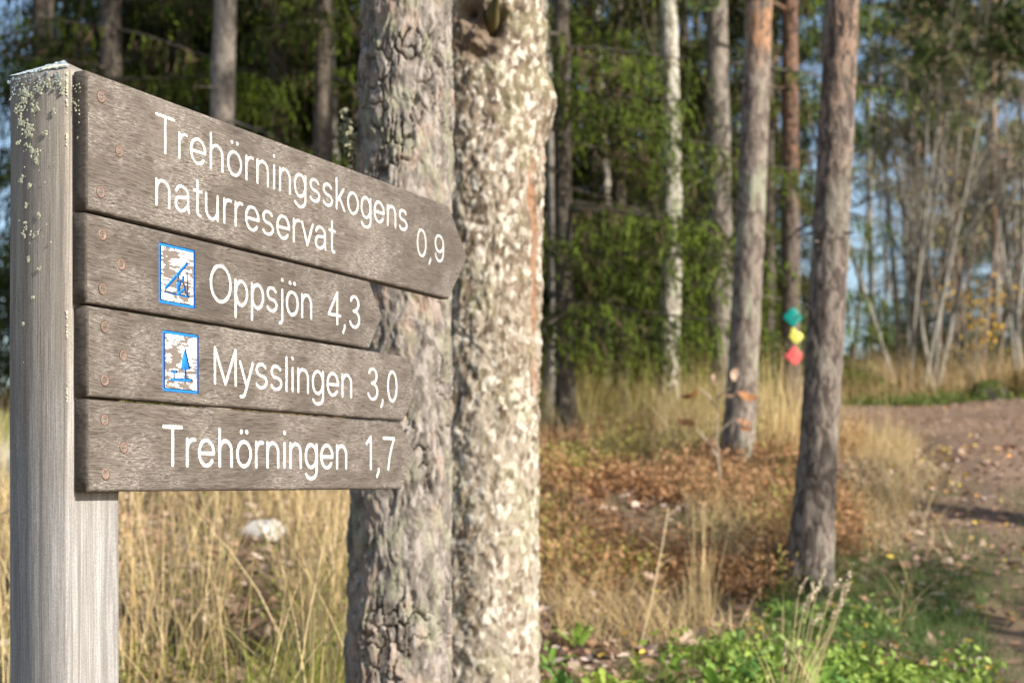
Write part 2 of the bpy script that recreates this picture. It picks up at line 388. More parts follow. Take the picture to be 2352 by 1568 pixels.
def ell(cx, cy, rx, ry, a0, a1, n=18):
    a = np.radians(np.linspace(a0, a1, n)); return [(cx + rx * math.cos(t), cy + ry * math.sin(t)) for t in a]
def glyphs(s):
    h = s / 2; X = .725; xc = X - h; l = .13; r = .59
    top, bot = 1 - h, h
    arch = [(l, xc - .27)] + ell((l + r) / 2, xc - .25, (r - l) / 2, .25, 180, 0) + [(r, bot)]
    o = [ell(.365, X / 2, .27, X / 2 - h, 0, 360, 30)]
    G = {
        'T': (.78, [[(.03 + h, top), (.75 - h, top)], [(.39, top), (.39, bot)]]),
        'n': (.73, [[(l, bot), (l, xc)], arch]),
        'h': (.73, [[(l, bot), (l, top)], arch]),
        'r': (.475, [[(l, bot), (l, xc)], [(l, xc - .3)] + ell(l + .22, xc - .26, .22, .26, 180, 75, 10)]),
        'e': (.735, [ell(.365, X / 2, .27, X / 2 - h, 0, 322, 28), [(.095, X / 2 - .01), (.635, X / 2 - .01)]]),
        'o': (.735, o), 'ö': (.735, o + [[(.255, .92), (.256, .92)], [(.475, .92), (.476, .92)]]),
        'i': (.28, [[(.14, bot), (.14, xc)], [(.14, .95), (.141, .95)]]),
        'l': (.28, [[(.14, bot), (.14, top)]]),
        'g': (.735, [ell(.345, X / 2, .25, X / 2 - h, 0, 360, 28), [(.605, xc), (.605, -.06)] + ell(.35, -.05, .255, .20, 0, -155, 14)]),
        's': (.655, [ell(.32, xc - .155, .20, .155, 25, 270, 16) + ell(.325, bot + (xc - .31 - bot) / 2, .225, (xc - .31 - bot) / 2, 90, -155, 16)[1:]]),
        'k': (.64, [[(l, bot), (l, top)], [(l + .01, .25), (.50, xc)], [(.27, .40), (.55, bot)]]),
        'a': (.735, [ell(.34, xc - .19, .225, .19, 165, 0, 14) + [(.565, .17), (.60, bot)],
                     [(.565, .43), (.40, .40)] + ell(.30, .22, .20, .18 - h * .1, 80, 270, 14) + [(.44, bot + .04), (.555, .20)]]),
        't': (.40, [[(.19, .94), (.19, .17)] + ell(.29, .17, .10, .17 - h, 180, 285, 8), [(.06, xc), (.35, xc)]]),
        'u': (.73, [[(l, xc)] + ell((l + r) / 2, .25 + bot, (r - l) / 2, .25, 180, 360) + [(r, .3)], [(r, xc), (r, bot)]]),
        'v': (.63, [[(.05, xc), (.315, bot)], [(.315, bot), (.58, xc)]]),
        'O': (1.03, [ell(.515, .5, .42, .5 - h + .01, 0, 360, 40)]),
        'p': (.735, [[(l, xc), (l, -.27)], ell(.39, X / 2, .25, X / 2 - h, 0, 360, 28)]),
        'j': (.30, [[(.17, xc), (.17, -.10)] + ell(.05, -.10, .12, .14, 0, -90, 8), [(.17, .95), (.171, .95)]]),
        'M': (1.10, [[(l, bot), (l, top)], [(l, top), (.55, bot)], [(.55, bot), (.97, top)], [(.97, top), (.97, bot)]]),
        'y': (.64, [[(.05, xc), (.335, .03)], [(.60, xc), (.335, .03), (.25, -.18), (.19, -.23), (.08, -.24)]]),
        '0': (.70, [ell(.35, .5, .235, .5 - h, 0, 360, 34)]),
        '9': (.70, [ell(.35, .67, .235, .33 - h, 0, 360, 26), [(.585, .67)] + ell(.345, .40, .24, .40 - h, 10, -160, 16)]),
        '4': (.70, [[(.48, bot), (.48, top)], [(.48, top), (.06, .30)], [(.06, .30), (.63, .30)]]),
        '3': (.70, [ell(.33, .745, .20, .255 - h, 160, -85, 16), ell(.33, .28, .24, .28 - h, 85, -160, 18), [(.28, .52), (.34, .52)]]),
        '1': (.62, [[(.40, bot), (.40, top)], [(.40, top), (.20, .76)]]),
        '7': (.66, [[(.06, top), (.58, top)], [(.58, top), (.42, .62), (.33, .30), (.29, bot)]]),
        ',': (.32, [[(.15, .05), (.15, -.02), (.07, -.17)]]),
    }
    return G
DOT = 1.3
def text_strokes(txt, u0, u1, base, cap, sw):
    """centre-line strokes of a line of writing from u0 to u1 on the board: (polyline, half width)."""
    G = glyphs(sw / cap); pen = 0; out = []
    for ch in txt:
        w, st = G[ch]
        out += [[(pen + x, y) for x, y in pl] for pl in st]; pen += w
    lo = min(x for pl in out for x, y in pl); hi = max(x for pl in out for x, y in pl)
    k = (u1 - u0 - sw) / (hi - lo)
    return [([(u0 + sw / 2 + (x - lo) * k, base + y * cap) for x, y in pl], sw / 2 * (DOT if len(pl) == 2 and abs(pl[0][0] - pl[1][0]) < .002 and pl[0][1] == pl[1][1] else 1)) for pl in out]

def contour_regions(strokes, polys, u0, u1, v0, v1, res, rough, seed):
    """signed distance to a set of strokes/polygons on a grid -> boundary points and segments, and a test for inside."""
    nu = int((u1 - u0) / res) + 1; nv = int((v1 - v0) / res) + 1
    U = u0 + np.arange(nu) * res; V = v0 + np.arange(nv) * res
    D = np.full((nv, nu), 1.0)
    for pl, hw in strokes:
        for (x0, y0), (x1, y1) in zip(pl[:-1], pl[1:]):
            pad = hw + 3 * res
            i0 = max(0, int((min(x0, x1) - pad - u0) / res)); i1 = min(nu, int((max(x0, x1) + pad - u0) / res) + 2)
            j0 = max(0, int((min(y0, y1) - pad - v0) / res)); j1 = min(nv, int((max(y0, y1) + pad - v0) / res) + 2)
            if i1 <= i0 or j1 <= j0: continue
            gx_, gy_ = np.meshgrid(U[i0:i1], V[j0:j1])
            dx, dy = x1 - x0, y1 - y0; L2 = dx * dx + dy * dy + 1e-14
            t = np.clip(((gx_ - x0) * dx + (gy_ - y0) * dy) / L2, 0, 1)
            D[j0:j1, i0:i1] = np.minimum(D[j0:j1, i0:i1], np.hypot(gx_ - x0 - t * dx, gy_ - y0 - t * dy) - hw)
    for pg in polys:
        gx_, gy_ = np.meshgrid(U, V); ins = np.zeros(gx_.shape, bool); dist = np.full(gx_.shape, 1.0)
        for (x0, y0), (x1, y1) in zip(pg, pg[1:] + pg[:1]):
            dx, dy = x1 - x0, y1 - y0; L2 = dx * dx + dy * dy + 1e-14
            t = np.clip(((gx_ - x0) * dx + (gy_ - y0) * dy) / L2, 0, 1)
            dist = np.minimum(dist, np.hypot(gx_ - x0 - t * dx, gy_ - y0 - t * dy))
            cond = (y0 > gy_) != (y1 > gy_)
            with np.errstate(divide='ignore', invalid='ignore'):
                ins ^= cond & (gx_ < (x1 - x0) * (gy_ - y0) / (y1 - y0 + 1e-14) + x0)
        D = np.minimum(D, np.where(ins, -dist, dist))
    gx_, gy_ = np.meshgrid(U, V)
    D = D + (fbm(gx_ * 420, gy_ * 420, seed, 2) - .5) * rough
    return U, V, D
def march(U, V, D):
    ins = D < 0
    code = ins[:-1, :-1] * 1 + ins[:-1, 1:] * 2 + ins[1:, 1:] * 4 + ins[1:, :-1] * 8
    js, is_ = np.nonzero((code > 0) & (code < 15))
    pts = {}; P = []; E = []
    def vert(key):
        if key in pts: return pts[key]
        j, i, d = key
        if d == 0: t = D[j, i] / (D[j, i] - D[j, i + 1]); t = min(.93, max(.07, t)); p = (U[i] + t * (U[i + 1] - U[i]), V[j])
        else: t = D[j, i] / (D[j, i] - D[j + 1, i]); t = min(.93, max(.07, t)); p = (U[i], V[j] + t * (V[j + 1] - V[j]))
        pts[key] = len(P); P.append(p); return pts[key]
    T = {1: [(3, 0)], 2: [(0, 1)], 3: [(3, 1)], 4: [(1, 2)], 5: [(3, 0), (1, 2)], 6: [(0, 2)], 7: [(3, 2)], 8: [(2, 3)], 9: [(2, 0)],
         10: [(0, 1), (2, 3)], 11: [(2, 1)], 12: [(1, 3)], 13: [(1, 0)], 14: [(0, 3)]}
    for j, i in zip(js, is_):
        ek = {0: (j, i, 0), 1: (j, i + 1, 1), 2: (j + 1, i, 0), 3: (j, i, 1)}
        for a, b in T[int(code[j, i])]: E.append((vert(ek[a]), vert(ek[b])))
    return P, E
def sample(U, V, D, x, y):
    i = np.clip(((x - U[0]) / (U[1] - U[0])).round().astype(int), 0, len(U) - 1)
    j = np.clip(((y - V[0]) / (V[1] - V[0])).round().astype(int), 0, len(V) - 1)
    return D[j, i]
def offset_convex(pg, d):
    out = []; n = len(pg)
    for i in range(n):
        p0 = np.array(pg[i - 1]); p1 = np.array(pg[i]); p2 = np.array(pg[(i + 1) % n])
        e1 = (p1 - p0) / np.linalg.norm(p1 - p0); e2 = (p2 - p1) / np.linalg.norm(p2 - p1)
        n1 = np.array([-e1[1], e1[0]]); n2 = np.array([-e2[1], e2[0]])   # inward for counter-clockwise
        m = n1 + n2; m = m / np.dot(m, n1); out.append(tuple(p1 + m * d))
    return out
def subdivide_poly(pg, st):
    out = []
    for (a, b) in zip(pg, pg[1:] + pg[:1]):
        n = max(1, int(math.hypot(b[0] - a[0], b[1] - a[1]) / st))
        out += [(a[0] + (b[0] - a[0]) * k / n, a[1] + (b[1] - a[1]) * k / n) for k in range(n)]
    return out
GROOVE = .0016
def make_board(outline, white, blue_s, blue_p, seed):
    """board with routed, painted lettering: the grooves are cut into the front face."""
    ol = subdivide_poly(outline, .02)
    rs = np.random.default_rng(seed)
    def ring(inset, y, wob=.0006):
        pg = offset_convex(outline, inset); sp = []
        for k, (a, b) in enumerate(zip(pg, pg[1:] + pg[:1])):
            L = math.hypot(outline[(k + 1) % len(outline)][0] - outline[k][0], outline[(k + 1) % len(outline)][1] - outline[k][1])
            n = max(1, int(L / .02))
            sp += [(a[0] + (b[0] - a[0]) * t / n, a[1] + (b[1] - a[1]) * t / n) for t in range(n)]
        return sp
    rr = .0045
    front = ring(rr, 0)
    us = [p[0] for p in outline]; vs_ = [p[1] for p in outline]
    res = .00055
    layers = []
    for strokes, polys, nm in [(w, [], 'w%d' % k) for k, w in enumerate(white)] + [(blue_s, blue_p, 'b')]:
        if not strokes: continue
        xs = [p[0] for pl, _ in strokes for p in pl]; ys = [p[1] for pl, _ in strokes for p in pl]
        layers.append((nm,) + contour_regions(strokes, polys, min(xs) - .012, max(xs) + .012, min(ys) - .012, max(ys) + .012, res, .0013 if nm[0] == 'w' else .0005, seed))
    pts = [Vector(p) for p in front]; edges = [(i, (i + 1) % len(front)) for i in range(len(front))]
    segs = {}
    for nm, U, V, D in layers:
        P, E = march(U, V, D); o = len(pts); pts += [Vector(p) for p in P]; ee = [(a + o, b + o) for a, b in E]; edges += ee; segs[nm] = ee
    # inner points so that the face can shade evenly
    vo, eo, fo, *_ = geometry.delaunay_2d_cdt(pts, edges, [list(range(len(front)))], 1, 1e-7)
    tri = np.array([f for f in fo if len(f) == 3]); vo = np.array([(p[0], p[1]) for p in vo])
    cen = vo[tri].mean(1); lab = np.zeros(len(tri), int)
    for k, (nm, U, V, D) in enumerate(layers):
        inb = (cen[:, 0] > U[0]) & (cen[:, 0] < U[-1]) & (cen[:, 1] > V[0]) & (cen[:, 1] < V[-1])
        # finer test: bilinear sample of the distance field
        fx = np.clip((cen[:, 0] - U[0]) / res, 0, len(U) - 1.001); fy = np.clip((cen[:, 1] - V[0]) / res, 0, len(V) - 1.001)
        i = fx.astype(int); j = fy.astype(int); ax = fx - i; ay = fy - j
        d = (D[j, i] * (1 - ax) + D[j, i + 1] * ax) * (1 - ay) + (D[j + 1, i] * (1 - ax) + D[j + 1, i + 1] * ax) * ay
        lab[inb & (d < 0)] = k + 1
    mb_v = [np.stack([vo[:, 0], np.zeros(len(vo)), vo[:, 1]], 1)]; quads = []; pmat = []; nv = len(vo)
    a_, b_, c_ = vo[tri[:, 0]], vo[tri[:, 1]], vo[tri[:, 2]]
    cr = (b_[:, 0] - a_[:, 0]) * (c_[:, 1] - a_[:, 1]) - (b_[:, 1] - a_[:, 1]) * (c_[:, 0] - a_[:, 0])
    tri[cr < 0] = tri[cr < 0][:, ::-1]
    ftris = tri[lab == 0]
    # rounded edge and back, as rings around the outline
    prev = None; rows = [(rr, 0.0)] + [(rr * (1 - math.sin(t)), rr * (1 - math.cos(t))) for t in (R(30), R(60), R(90))] + \
        [(0, THICK - rr)] + [(rr * (1 - math.cos(t)), THICK - rr + rr * math.sin(t)) for t in (R(45), R(90))]
    n = len(front); wobn = [0.0] * n
    for k, (ins, y) in enumerate(rows):
        rg = ring(max(ins, 1e-5), y)
        mb_v.append(np.array([(p[0], y, p[1]) for p in rg])); cur = nv; nv += n
        if prev is not None:
            for i in range(n):
                j = (i + 1) % n; quads.append((prev + i, cur + i, cur + j, prev + j))
                mx = (rg[i][0] + rg[j][0]) / 2
                pmat.append(1 if (mx < .006 and k >= 2) else 0)
        prev = cur
    allv = np.concatenate(mb_v)
    # back face as a fan
    cvi = nv; allv = np.concatenate([allv, [[np.mean(us), THICK, np.mean(vs_)]]]); nv += 1
    btris = np.array([(prev + (i + 1) % n, prev + i, cvi) for i in range(n)])
    tr = np.concatenate([ftris, btris])
    board = build_mesh('board', allv, [tr, np.array(quads)], [M['board'], M['board_end']], None, [0] * len(tr) + pmat)
    subs = {}
    for k, (nm, U, V, D) in enumerate(layers):
        t = tri[lab == k + 1]
        if not len(t): continue
        # groove floor with a shallow round section, plus its walls
        dep = np.clip(-((lambda x, y: sample(U, V, D, x, y))(vo[:, 0], vo[:, 1])), 0, .004)
        fl = np.stack([vo[:, 0], np.full(len(vo), GROOVE), vo[:, 1]], 1); topv = np.stack([vo[:, 0], np.full(len(vo), 0.00005), vo[:, 1]], 1)
        edge_count = {}
        for a, b, c in t:
            for e in ((a, b), (b, c), (c, a)):
                ek = (min(e), max(e)); edge_count.setdefault(ek, []).append(e)
        be = [v[0] for v in edge_count.values() if len(v) == 1]
        nn = len(vo); w = np.array([(b, a, a + nn, b + nn) for a, b in be])
        use = np.unique(np.concatenate([t.ravel() + nn, w.ravel()])); rm = np.zeros(2 * nn, int); rm[use] = np.arange(len(use))
        vv = np.concatenate([topv, fl])[use]
        subs[nm] = build_mesh('lettering' if nm[0] == 'w' else 'pictogram', vv, [rm[t + nn], rm[w]], M['white'] if nm[0] == 'w' else M['blue'])
    return board, subs

def board_outline(l, sh_t, tip, sh_b, v0, vm, v1): return [(l, v0), (sh_b, v0), (tip, vm), (sh_t, v1), (l, v1)]
def quad_pt(q, a, b):   # a across, b down, corners TL TR BR BL
    tl, tr, br, bl = [np.array(p) for p in q]
    return tuple((tl * (1 - a) + tr * a) * (1 - b) + (bl * (1 - a) + br * a) * b)
P1 = [(.1445, 1.537), (.2245, 1.537), (.2245, 1.4515), (.1445, 1.4515)]
P2 = [(.1520, 1.4150), (.2325, 1.4150), (.2325, 1.3285), (.1520, 1.3285)]
def frame_strokes(q, w=.0048):
    c = [quad_pt(q, a, b) for a, b in ((.03, .03), (.97, .03), (.97, .97), (.03, .97))]
    return [([c[k], c[(k + 1) % 4]], w / 2) for k in range(4)]
def qs(q, pts, w): return ([quad_pt(q, a, b) for a, b in pts], w / 2)
pic1 = frame_strokes(P1) + [qs(P1, [(.76, .265), (.18, .735)], .0048), qs(P1, [(.175, .75), (.18, .805)], .0018), qs(P1, [(.18, .805), (.82, .818)], .0022),
                            qs(P1, [(.765, .40), (.785, .81)], .0021), qs(P1, [(.655, .505), (.65, .55)], .0045), qs(P1, [(.635, .57), (.72, .68)], .0022),
                            qs(P1, [(.53, .80), (.70, .69)], .0042), qs(P1, [(.70, .69), (.76, .80)], .0026), qs(P1, [(.525, .50), (.525, .53)], .0032)]
pol1 = [[quad_pt(P1, a, b) for a, b in ((.50, .56), (.54, .58), (.62, .56), (.57, .70), (.55, .80), (.50, .81), (.47, .73), (.475, .64))]]
pic2 = frame_strokes(P2) + [qs(P2, [(.62, .62), (.62, .80)], .0042), qs(P2, [(.23, .80), (.80, .775)], .0042), qs(P2, [(.24, .665), (.38, .665)], .0040), qs(P2, [(.305, .67), (.305, .79)], .0030)]
pol2 = [[quad_pt(P2, a, b) for a, b in ((.62, .245), (.70, .44), (.735, .45), (.695, .46), (.75, .525), (.715, .535), (.76, .575), (.745, .60), (.495, .62), (.51, .50), (.525, .485), (.505, .475), (.56, .35))]]
boards = [
    (board_outline(0, 1.010, 1.0895, 1.0105, 1.5575, 1.650, 1.7395),
     [text_strokes('Trehörningsskogens', .1365, .846, 1.6615, .0560, .0052), text_strokes('naturreservat', .1365, .6020, 1.5862, .0560, .0053), text_strokes('0,9', .882, .9885, 1.6235, .0540, .0046)], [], []),
    (board_outline(0, .709, .7550, .709, 1.4355, 1.497, 1.5535),
     [text_strokes('Oppsjön', .2590, .5285, 1.4670, .0578, .0056), text_strokes('4,3', .5755, .6775, 1.4655, .0585, .0054)], pic1, pol1),
    (board_outline(.002, .8380, .8870, .8320, 1.3130, 1.378, 1.4320),
     [text_strokes('Mysslingen', .2685, .6535, 1.3448, .0582, .0056), text_strokes('3,0', .7050, .8090, 1.3448, .0590, .0054)], pic2, pol2),
    (board_outline(.003, .8235, .8745, .8235, 1.1880, 1.2545, 1.3095),
     [text_strokes('Trehörningen', .1530, .6380, 1.2220, .0605, .0063), text_strokes('1,7', .6985, .8005, 1.2215, .0615, .0058)], [], [])]
board_labels = ['long top board reading Trehörningsskogens naturreservat 0,9', 'short board reading Oppsjön 4,3 with shelter symbol',
                'board reading Mysslingen 3,0 with tree and table symbol', 'lowest board reading Trehörningen 1,7']
screws = [[(.0265, 1.7105), (.062, 1.6460), (.0258, 1.5845)], [(.0305, 1.5290), (.067, 1.4945), (.0305, 1.4570)],
          [(.034, 1.4070), (.0706, 1.3720), (.034, 1.3360)], [(.035, 1.2834), (.0724, 1.2477), (.0365, 1.2116)]]
def lathe(profile, n, axis='y'):
    v = []; q = []
    for r_, y in profile:
        for k in range(n):
            a = 2 * math.pi * k / n; v.append((r_ * math.cos(a), y, r_ * math.sin(a)))
    for j in range(len(profile) - 1):
        for k in range(n): q.append((j * n + k, (j + 1) * n + k, (j + 1) * n + (k + 1) % n, j * n + (k + 1) % n))
    return np.array(v), np.array(q)
sv, sq = lathe([(.0086, .0003), (.0075, -.0001), (.0073, -.0002), (.0066, -.0006), (.0050, .0004), (.0042, .0006), (.0033, .0005), (.0032, .0022), (.0002, .0024)], 20)
screw_me = build_mesh('screw', sv, [sq], [M['screw'], M['hole']], None, [1 if k >= 120 or k < 20 else 0 for k in range(len(sq))], smooth=False)  # outer ring and drive hole coloured dark to read as shaded recesses
for k, (ol, wh, bs, bp) in enumerate(boards):
    bm_, subs = make_board(ol, wh, bs, bp, 40 + k)
    bo = link_mesh('board', bm_, sign); bo['label'] = board_labels[k]
    bo.rotation_euler = (0, 0, R((.12, -.1, .08, 0)[k])); bo.location = (0, (0, .0012, .0004, .0015)[k], 0)
    for nm in subs:
        if nm[0] == 'w': link_mesh('lettering', subs[nm], bo)
    if 'b' in subs:
        link_mesh('pictogram', subs['b'], bo)
        q = P1 if k == 1 else P2
        c = [quad_pt(q, a, b) for a, b in ((.03, .97), (.97, .97), (.97, .03), (.03, .03))]
        # peeling white coat inside the frame: split round the blue grooves so that it never covers them
        U, V, D = contour_regions(bs, bp, c[0][0], c[1][0], c[0][1], c[2][1], .0006, .0003, 90 + k)
        D = D - .0002
        out = [Vector((U[0] + .001, V[0] + .001)), Vector((U[-1] - .001, V[0] + .001)), Vector((U[-1] - .001, V[-1] - .001)), Vector((U[0] + .001, V[-1] - .001))]
        P, E = march(U, V, D)
        vo, eo, fo, *_ = geometry.delaunay_2d_cdt(out + [Vector(p) for p in P], [(0, 1), (1, 2), (2, 3), (3, 0)] + [(a + 4, b + 4) for a, b in E], [], 0, 1e-7)
        va = np.array([(p[0], p[1]) for p in vo]); ft = np.array([f for f in fo if len(f) == 3]); cen = va[ft].mean(1)
        keep = sample(U, V, D, cen[:, 0], cen[:, 1]) > 0
        keep &= (cen[:, 0] > out[0][0]) & (cen[:, 0] < out[1][0]) & (cen[:, 1] > out[0][1]) & (cen[:, 1] < out[2][1])
        link_mesh('painted_panel', build_mesh('painted_panel', np.stack([va[:, 0], np.full(len(va), -.0004), va[:, 1]], 1), [ft[keep]], M['peel']), bo)
    for (u, v) in screws[k]:
        so = link_mesh('screw', screw_me, bo, (u, -.0004, v)); so.rotation_euler = (random.uniform(-.06, .06), random.uniform(0, 3), random.uniform(-.06, .06))
# post: four-sided with worn arrises and a low pyramid top
pa, pb, py0, py1 = -.010, .094, THICK + .001, THICK + .103
ptop = 1.741
pv = []; pq_ = []; zs = list(np.arange(-.5, ptop, .03)) + [ptop]
def post_ring(z, ins):
    ch = .004; x0, x1, y0, y1 = pa + ins, pb - ins, py0 + ins, py1 - ins
    p = [(x0 + ch, y0), (x1 - ch, y0), (x1, y0 + ch), (x1, y1 - ch), (x1 - ch, y1), (x0 + ch, y1), (x0, y1 - ch), (x0, y0 + ch)]
    return [(x + math.sin(z * 9 + k) * .0005, y + math.cos(z * 7 + k * 2) * .0005, z) for k, (x, y) in enumerate(p)]
for z in zs: pv += post_ring(z, 0)
pv += [(x, y, ptop + .003) for x, y, z in post_ring(ptop, .003)]
pv += [(x, y, ptop + .029) for x, y, z in post_ring(ptop, .048)]
nr = len(pv) // 8
for j in range(nr - 1):
    for k in range(8): pq_.append((j * 8 + k, j * 8 + (k + 1) % 8, (j + 1) * 8 + (k + 1) % 8, (j + 1) * 8 + k))
post = link_mesh('post', build_mesh('post', pv, [np.array(pq_), np.array([[(nr - 1) * 8 + k for k in range(8)]])], M['post']), sign)
# lichen crusts: clusters of small lobed scales on the shaded face, the arris and the cap
def lichen_mesh(spots, name, mat, rs):
    mb = MB()
    for (p, nrm, size) in spots:
        nrm = Vector(nrm); t1 = nrm.orthogonal().normalized(); t2 = nrm.cross(t1); n = 7
        c = Vector(p); ring_ = []
        ph = rs.uniform(0, 6)
        for k in range(n):
            a = ph + 2 * math.pi * k / n; rr_ = size * rs.uniform(.55, 1.25)
            ring_.append(c + t1 * math.cos(a) * rr_ + t2 * math.sin(a) * rr_ * 1.15 + nrm * rs.uniform(.0002, .0011))
        v = [c + nrm * rs.uniform(.0006, .002)] + ring_
        mb.add([tuple(x) for x in v], t=[(0, 1 + k, 1 + (k + 1) % n) for k in range(n)])
    return mb.mesh(name, mat)
rs = np.random.default_rng(5); sp = []
def colony(fy, fz, n, spread=.006, size=.0019):
    """a crust: overlapping scales crowding round a wandering centre."""
    y = py0 + .102 * (fy - .07); z = ptop - fz; yy, zz = y, z
    for k in range(n):
        yy += rs.normal(0, spread * .45); zz += rs.normal(0, spread * .45)
        if abs(yy - y) > spread * 2 or abs(zz - z) > spread * 2.2: yy, zz = y + rs.normal(0, spread * .4), z + rs.normal(0, spread * .4)
        sp.append(((pa - .0003, min(py1 - .002, max(py0 + .003, yy)), min(ptop - .001, zz)), (-1, 0, 0), size * rs.uniform(.35, 1.25)))
for fy, fz, n, sd in ((.80, .022, 60, .006), (.66, .030, 40, .007), (.50, .022, 34, .007), (.36, .016, 30, .006), (.22, .014, 28, .006), (.12, .025, 16, .004), (.86, .040, 30, .005), (.60, .050, 30, .005),
                      (.78, .062, 46, .006), (.70, .080, 70, .007), (.66, .098, 50, .006), (.60, .110, 26, .005), (.80, .135, 12, .004), (.68, .145, 10, .003), (.74, .175, 14, .004), (.56, .185, 10, .004),
                      (.75, .205, 18, .005), (.58, .215, 20, .005), (.70, .24, 12, .004), (.52, .262, 10, .004), (.62, .30, 8, .004), (.78, .33, 6, .003), (.3, .05, 8, .003), (.42, .08, 8, .003), (.9, .09, 8, .004)): colony(fy, fz, n, sd)
for _ in range(36): sp.append(((pa - .0003, py0 + .102 * rs.uniform(.15, .95), ptop - abs(rs.normal(0, .13)) - .004), (-1, 0, 0), .0010 * rs.uniform(.4, 1.3)))
for z0 in (.015, .03, .045, .09, .33, .345, .42):
    for _ in range(9): sp.append(((pa + .002, py0 + .0008, ptop - z0 + rs.normal(0, .006)), (-.7, -.7, 0), .0013 * rs.uniform(.4, 1.4)))
for _ in range(34): sp.append(((-.0006, rs.uniform(.010, .025), 1.722 - abs(rs.normal(0, .03))), (-1, 0, 0), .0012 * rs.uniform(.4, 1.5)))
for _ in range(70):
    t = rs.uniform(0, .5); y = py0 + rs.uniform(.002, .05); k_ = 1 - abs(y - py0 - .05) / .06
    sp.append(((pa + .002 + .048 * t * k_, y, ptop + .005 + .024 * t * k_), (-.5, -.2, .85), .0019 * rs.uniform(.4, 1.4)))
lo = link_mesh('lichen', lichen_mesh(sp, 'lichen', M['lichen'], rs), post); tag(lo, kind='stuff')
sp = []
for _ in range(420):
    y = py0 + rs.uniform(.002, .1); a = rs.uniform(0, 1); k = max(.0, 1 - abs(y - (py0 + .051)) / .051)
    sp.append(((pa + .003 + a * .045 * k, y, ptop + .0035 + .026 * a * k), (-.42, 0, .9), .0026 * rs.uniform(.4, 1.4)))
for _ in range(70): sp.append(((pa - .0002, py0 + .102 * rs.uniform(.1, 1), ptop - abs(rs.normal(0, .012))), (-1, 0, 0), .002 * rs.uniform(.4, 1.2)))
lo = link_mesh('lichen', lichen_mesh(sp, 'lichen', M['lichen_blue'], rs), post); tag(lo, kind='stuff')

# ------------------------------------------------------------------ near trunks with modelled bark
def near_trunk(axis_pts, radii, z0, z1, dz, nang, disp, colf, ztop):
    """axis_pts: (z,x,y) rows relative to the tree's base; disp(s,z,ang) in metres; colf -> rgb."""
    ap = np.array(axis_pts); rad = np.array(radii)
    z = np.arange(z0, z1, dz); st_ = 2 * math.pi / nang; th = np.concatenate([np.arange(-math.pi, -1.95, st_ * 5), np.arange(-1.95, 1.95, st_), np.arange(1.95, math.pi, st_ * 5)])   # fine where it shows, seam at the back
    Z, A = np.meshgrid(z, th, indexing='ij')
    Rr = np.interp(Z, rad[:, 0], rad[:, 1]); S = A * rad[:, 1].mean()
    h, aux = disp(S, Z, A)
    Rr = Rr + h
    ax = np.interp(Z, ap[:, 0], ap[:, 1]); ay = np.interp(Z, ap[:, 0], ap[:, 2])
    V = np.stack([ax + Rr * np.sin(A), ay - Rr * np.cos(A), Z], -1)
    C = colf(S, Z, A, aux)
    # plain upper trunk
    zu = np.concatenate([[z[-1] + .01], np.arange(z[-1] + .3, ztop, .4)])
    thu = np.linspace(-math.pi, math.pi, 30, endpoint=False); Zu, Au = np.meshgrid(zu, thu, indexing='ij')
    Ru = np.interp(Zu, rad[:, 0], rad[:, 1]); au = np.interp(Zu, ap[:, 0], ap[:, 1]); av = np.interp(Zu, ap[:, 0], ap[:, 2])
    Vu = np.stack([au + Ru * np.sin(Au), av - Ru * np.cos(Au), Zu], -1)
    mb = MB()
    def grid(V, C):
        n, m = V.shape[:2]; ix = np.arange(n * m).reshape(n, m); nx_ = np.roll(ix, -1, 1)
        q = np.stack([ix[:-1].ravel(), nx_[:-1].ravel(), nx_[1:].ravel(), ix[1:].ravel()], 1)
        mb.add(V.reshape(-1, 3), q, C.reshape(-1, 3))
    grid(V, C); grid(Vu, np.broadcast_to(C.reshape(-1, 3).mean(0), Vu.shape))
    return mb
def pine_disp(S, Z, A):
    w1 = (fbm(S * 22, Z * 12, 3, 4) - .5); w2 = (fbm(S * 20 + 5, Z * 14, 6, 4) - .5)
    s = S + w1 * .050 + Z * .03; z = Z + w2 * .075
    f1, f2, i1 = worley(s / .019, z / .055, 11); e1 = f2 - f1
    g1, g2, i2 = worley(s / .012 + 3, z / .030, 23); e2 = g2 - g1
    h1_, h2_, i3 = worley(s / .0075, z / .017, 29)
    n1 = fbm(s * 82, z * 27, 37, 4) * 7.0; fl = np.floor(n1); terr = (fl + sstep(.0, .30, n1 - fl)) / 7.0        # overlapping flakes
    n2 = fbm(s * 90 + 9, z * 34, 38, 3) * 5.0; fl2 = np.floor(n2); terr2 = (fl2 + sstep(.0, .4, n2 - fl2)) / 5.0
    crack = sstep(.15, .0, e1) * sstep(.52, .64, fbm(S * 14 + 3, Z * 8, 43, 3))
    big = fbm(S * 9 + Z * 1.5, Z * 3.2, 41, 3)
    h = terr * .015 + terr2 * .009 + .0022 * i1 + .0012 * i3 - crack * .016 + (big - .5) * .012
    furrow = sstep(.11, .0, np.abs(fbm(S * 13 + Z * 2.5, Z * 4.5, 53, 3) - .5)) * sstep(-.3, -1.3, A) * .012
    return h - .014 - furrow, (i1, i2, i3, fl, terr2)
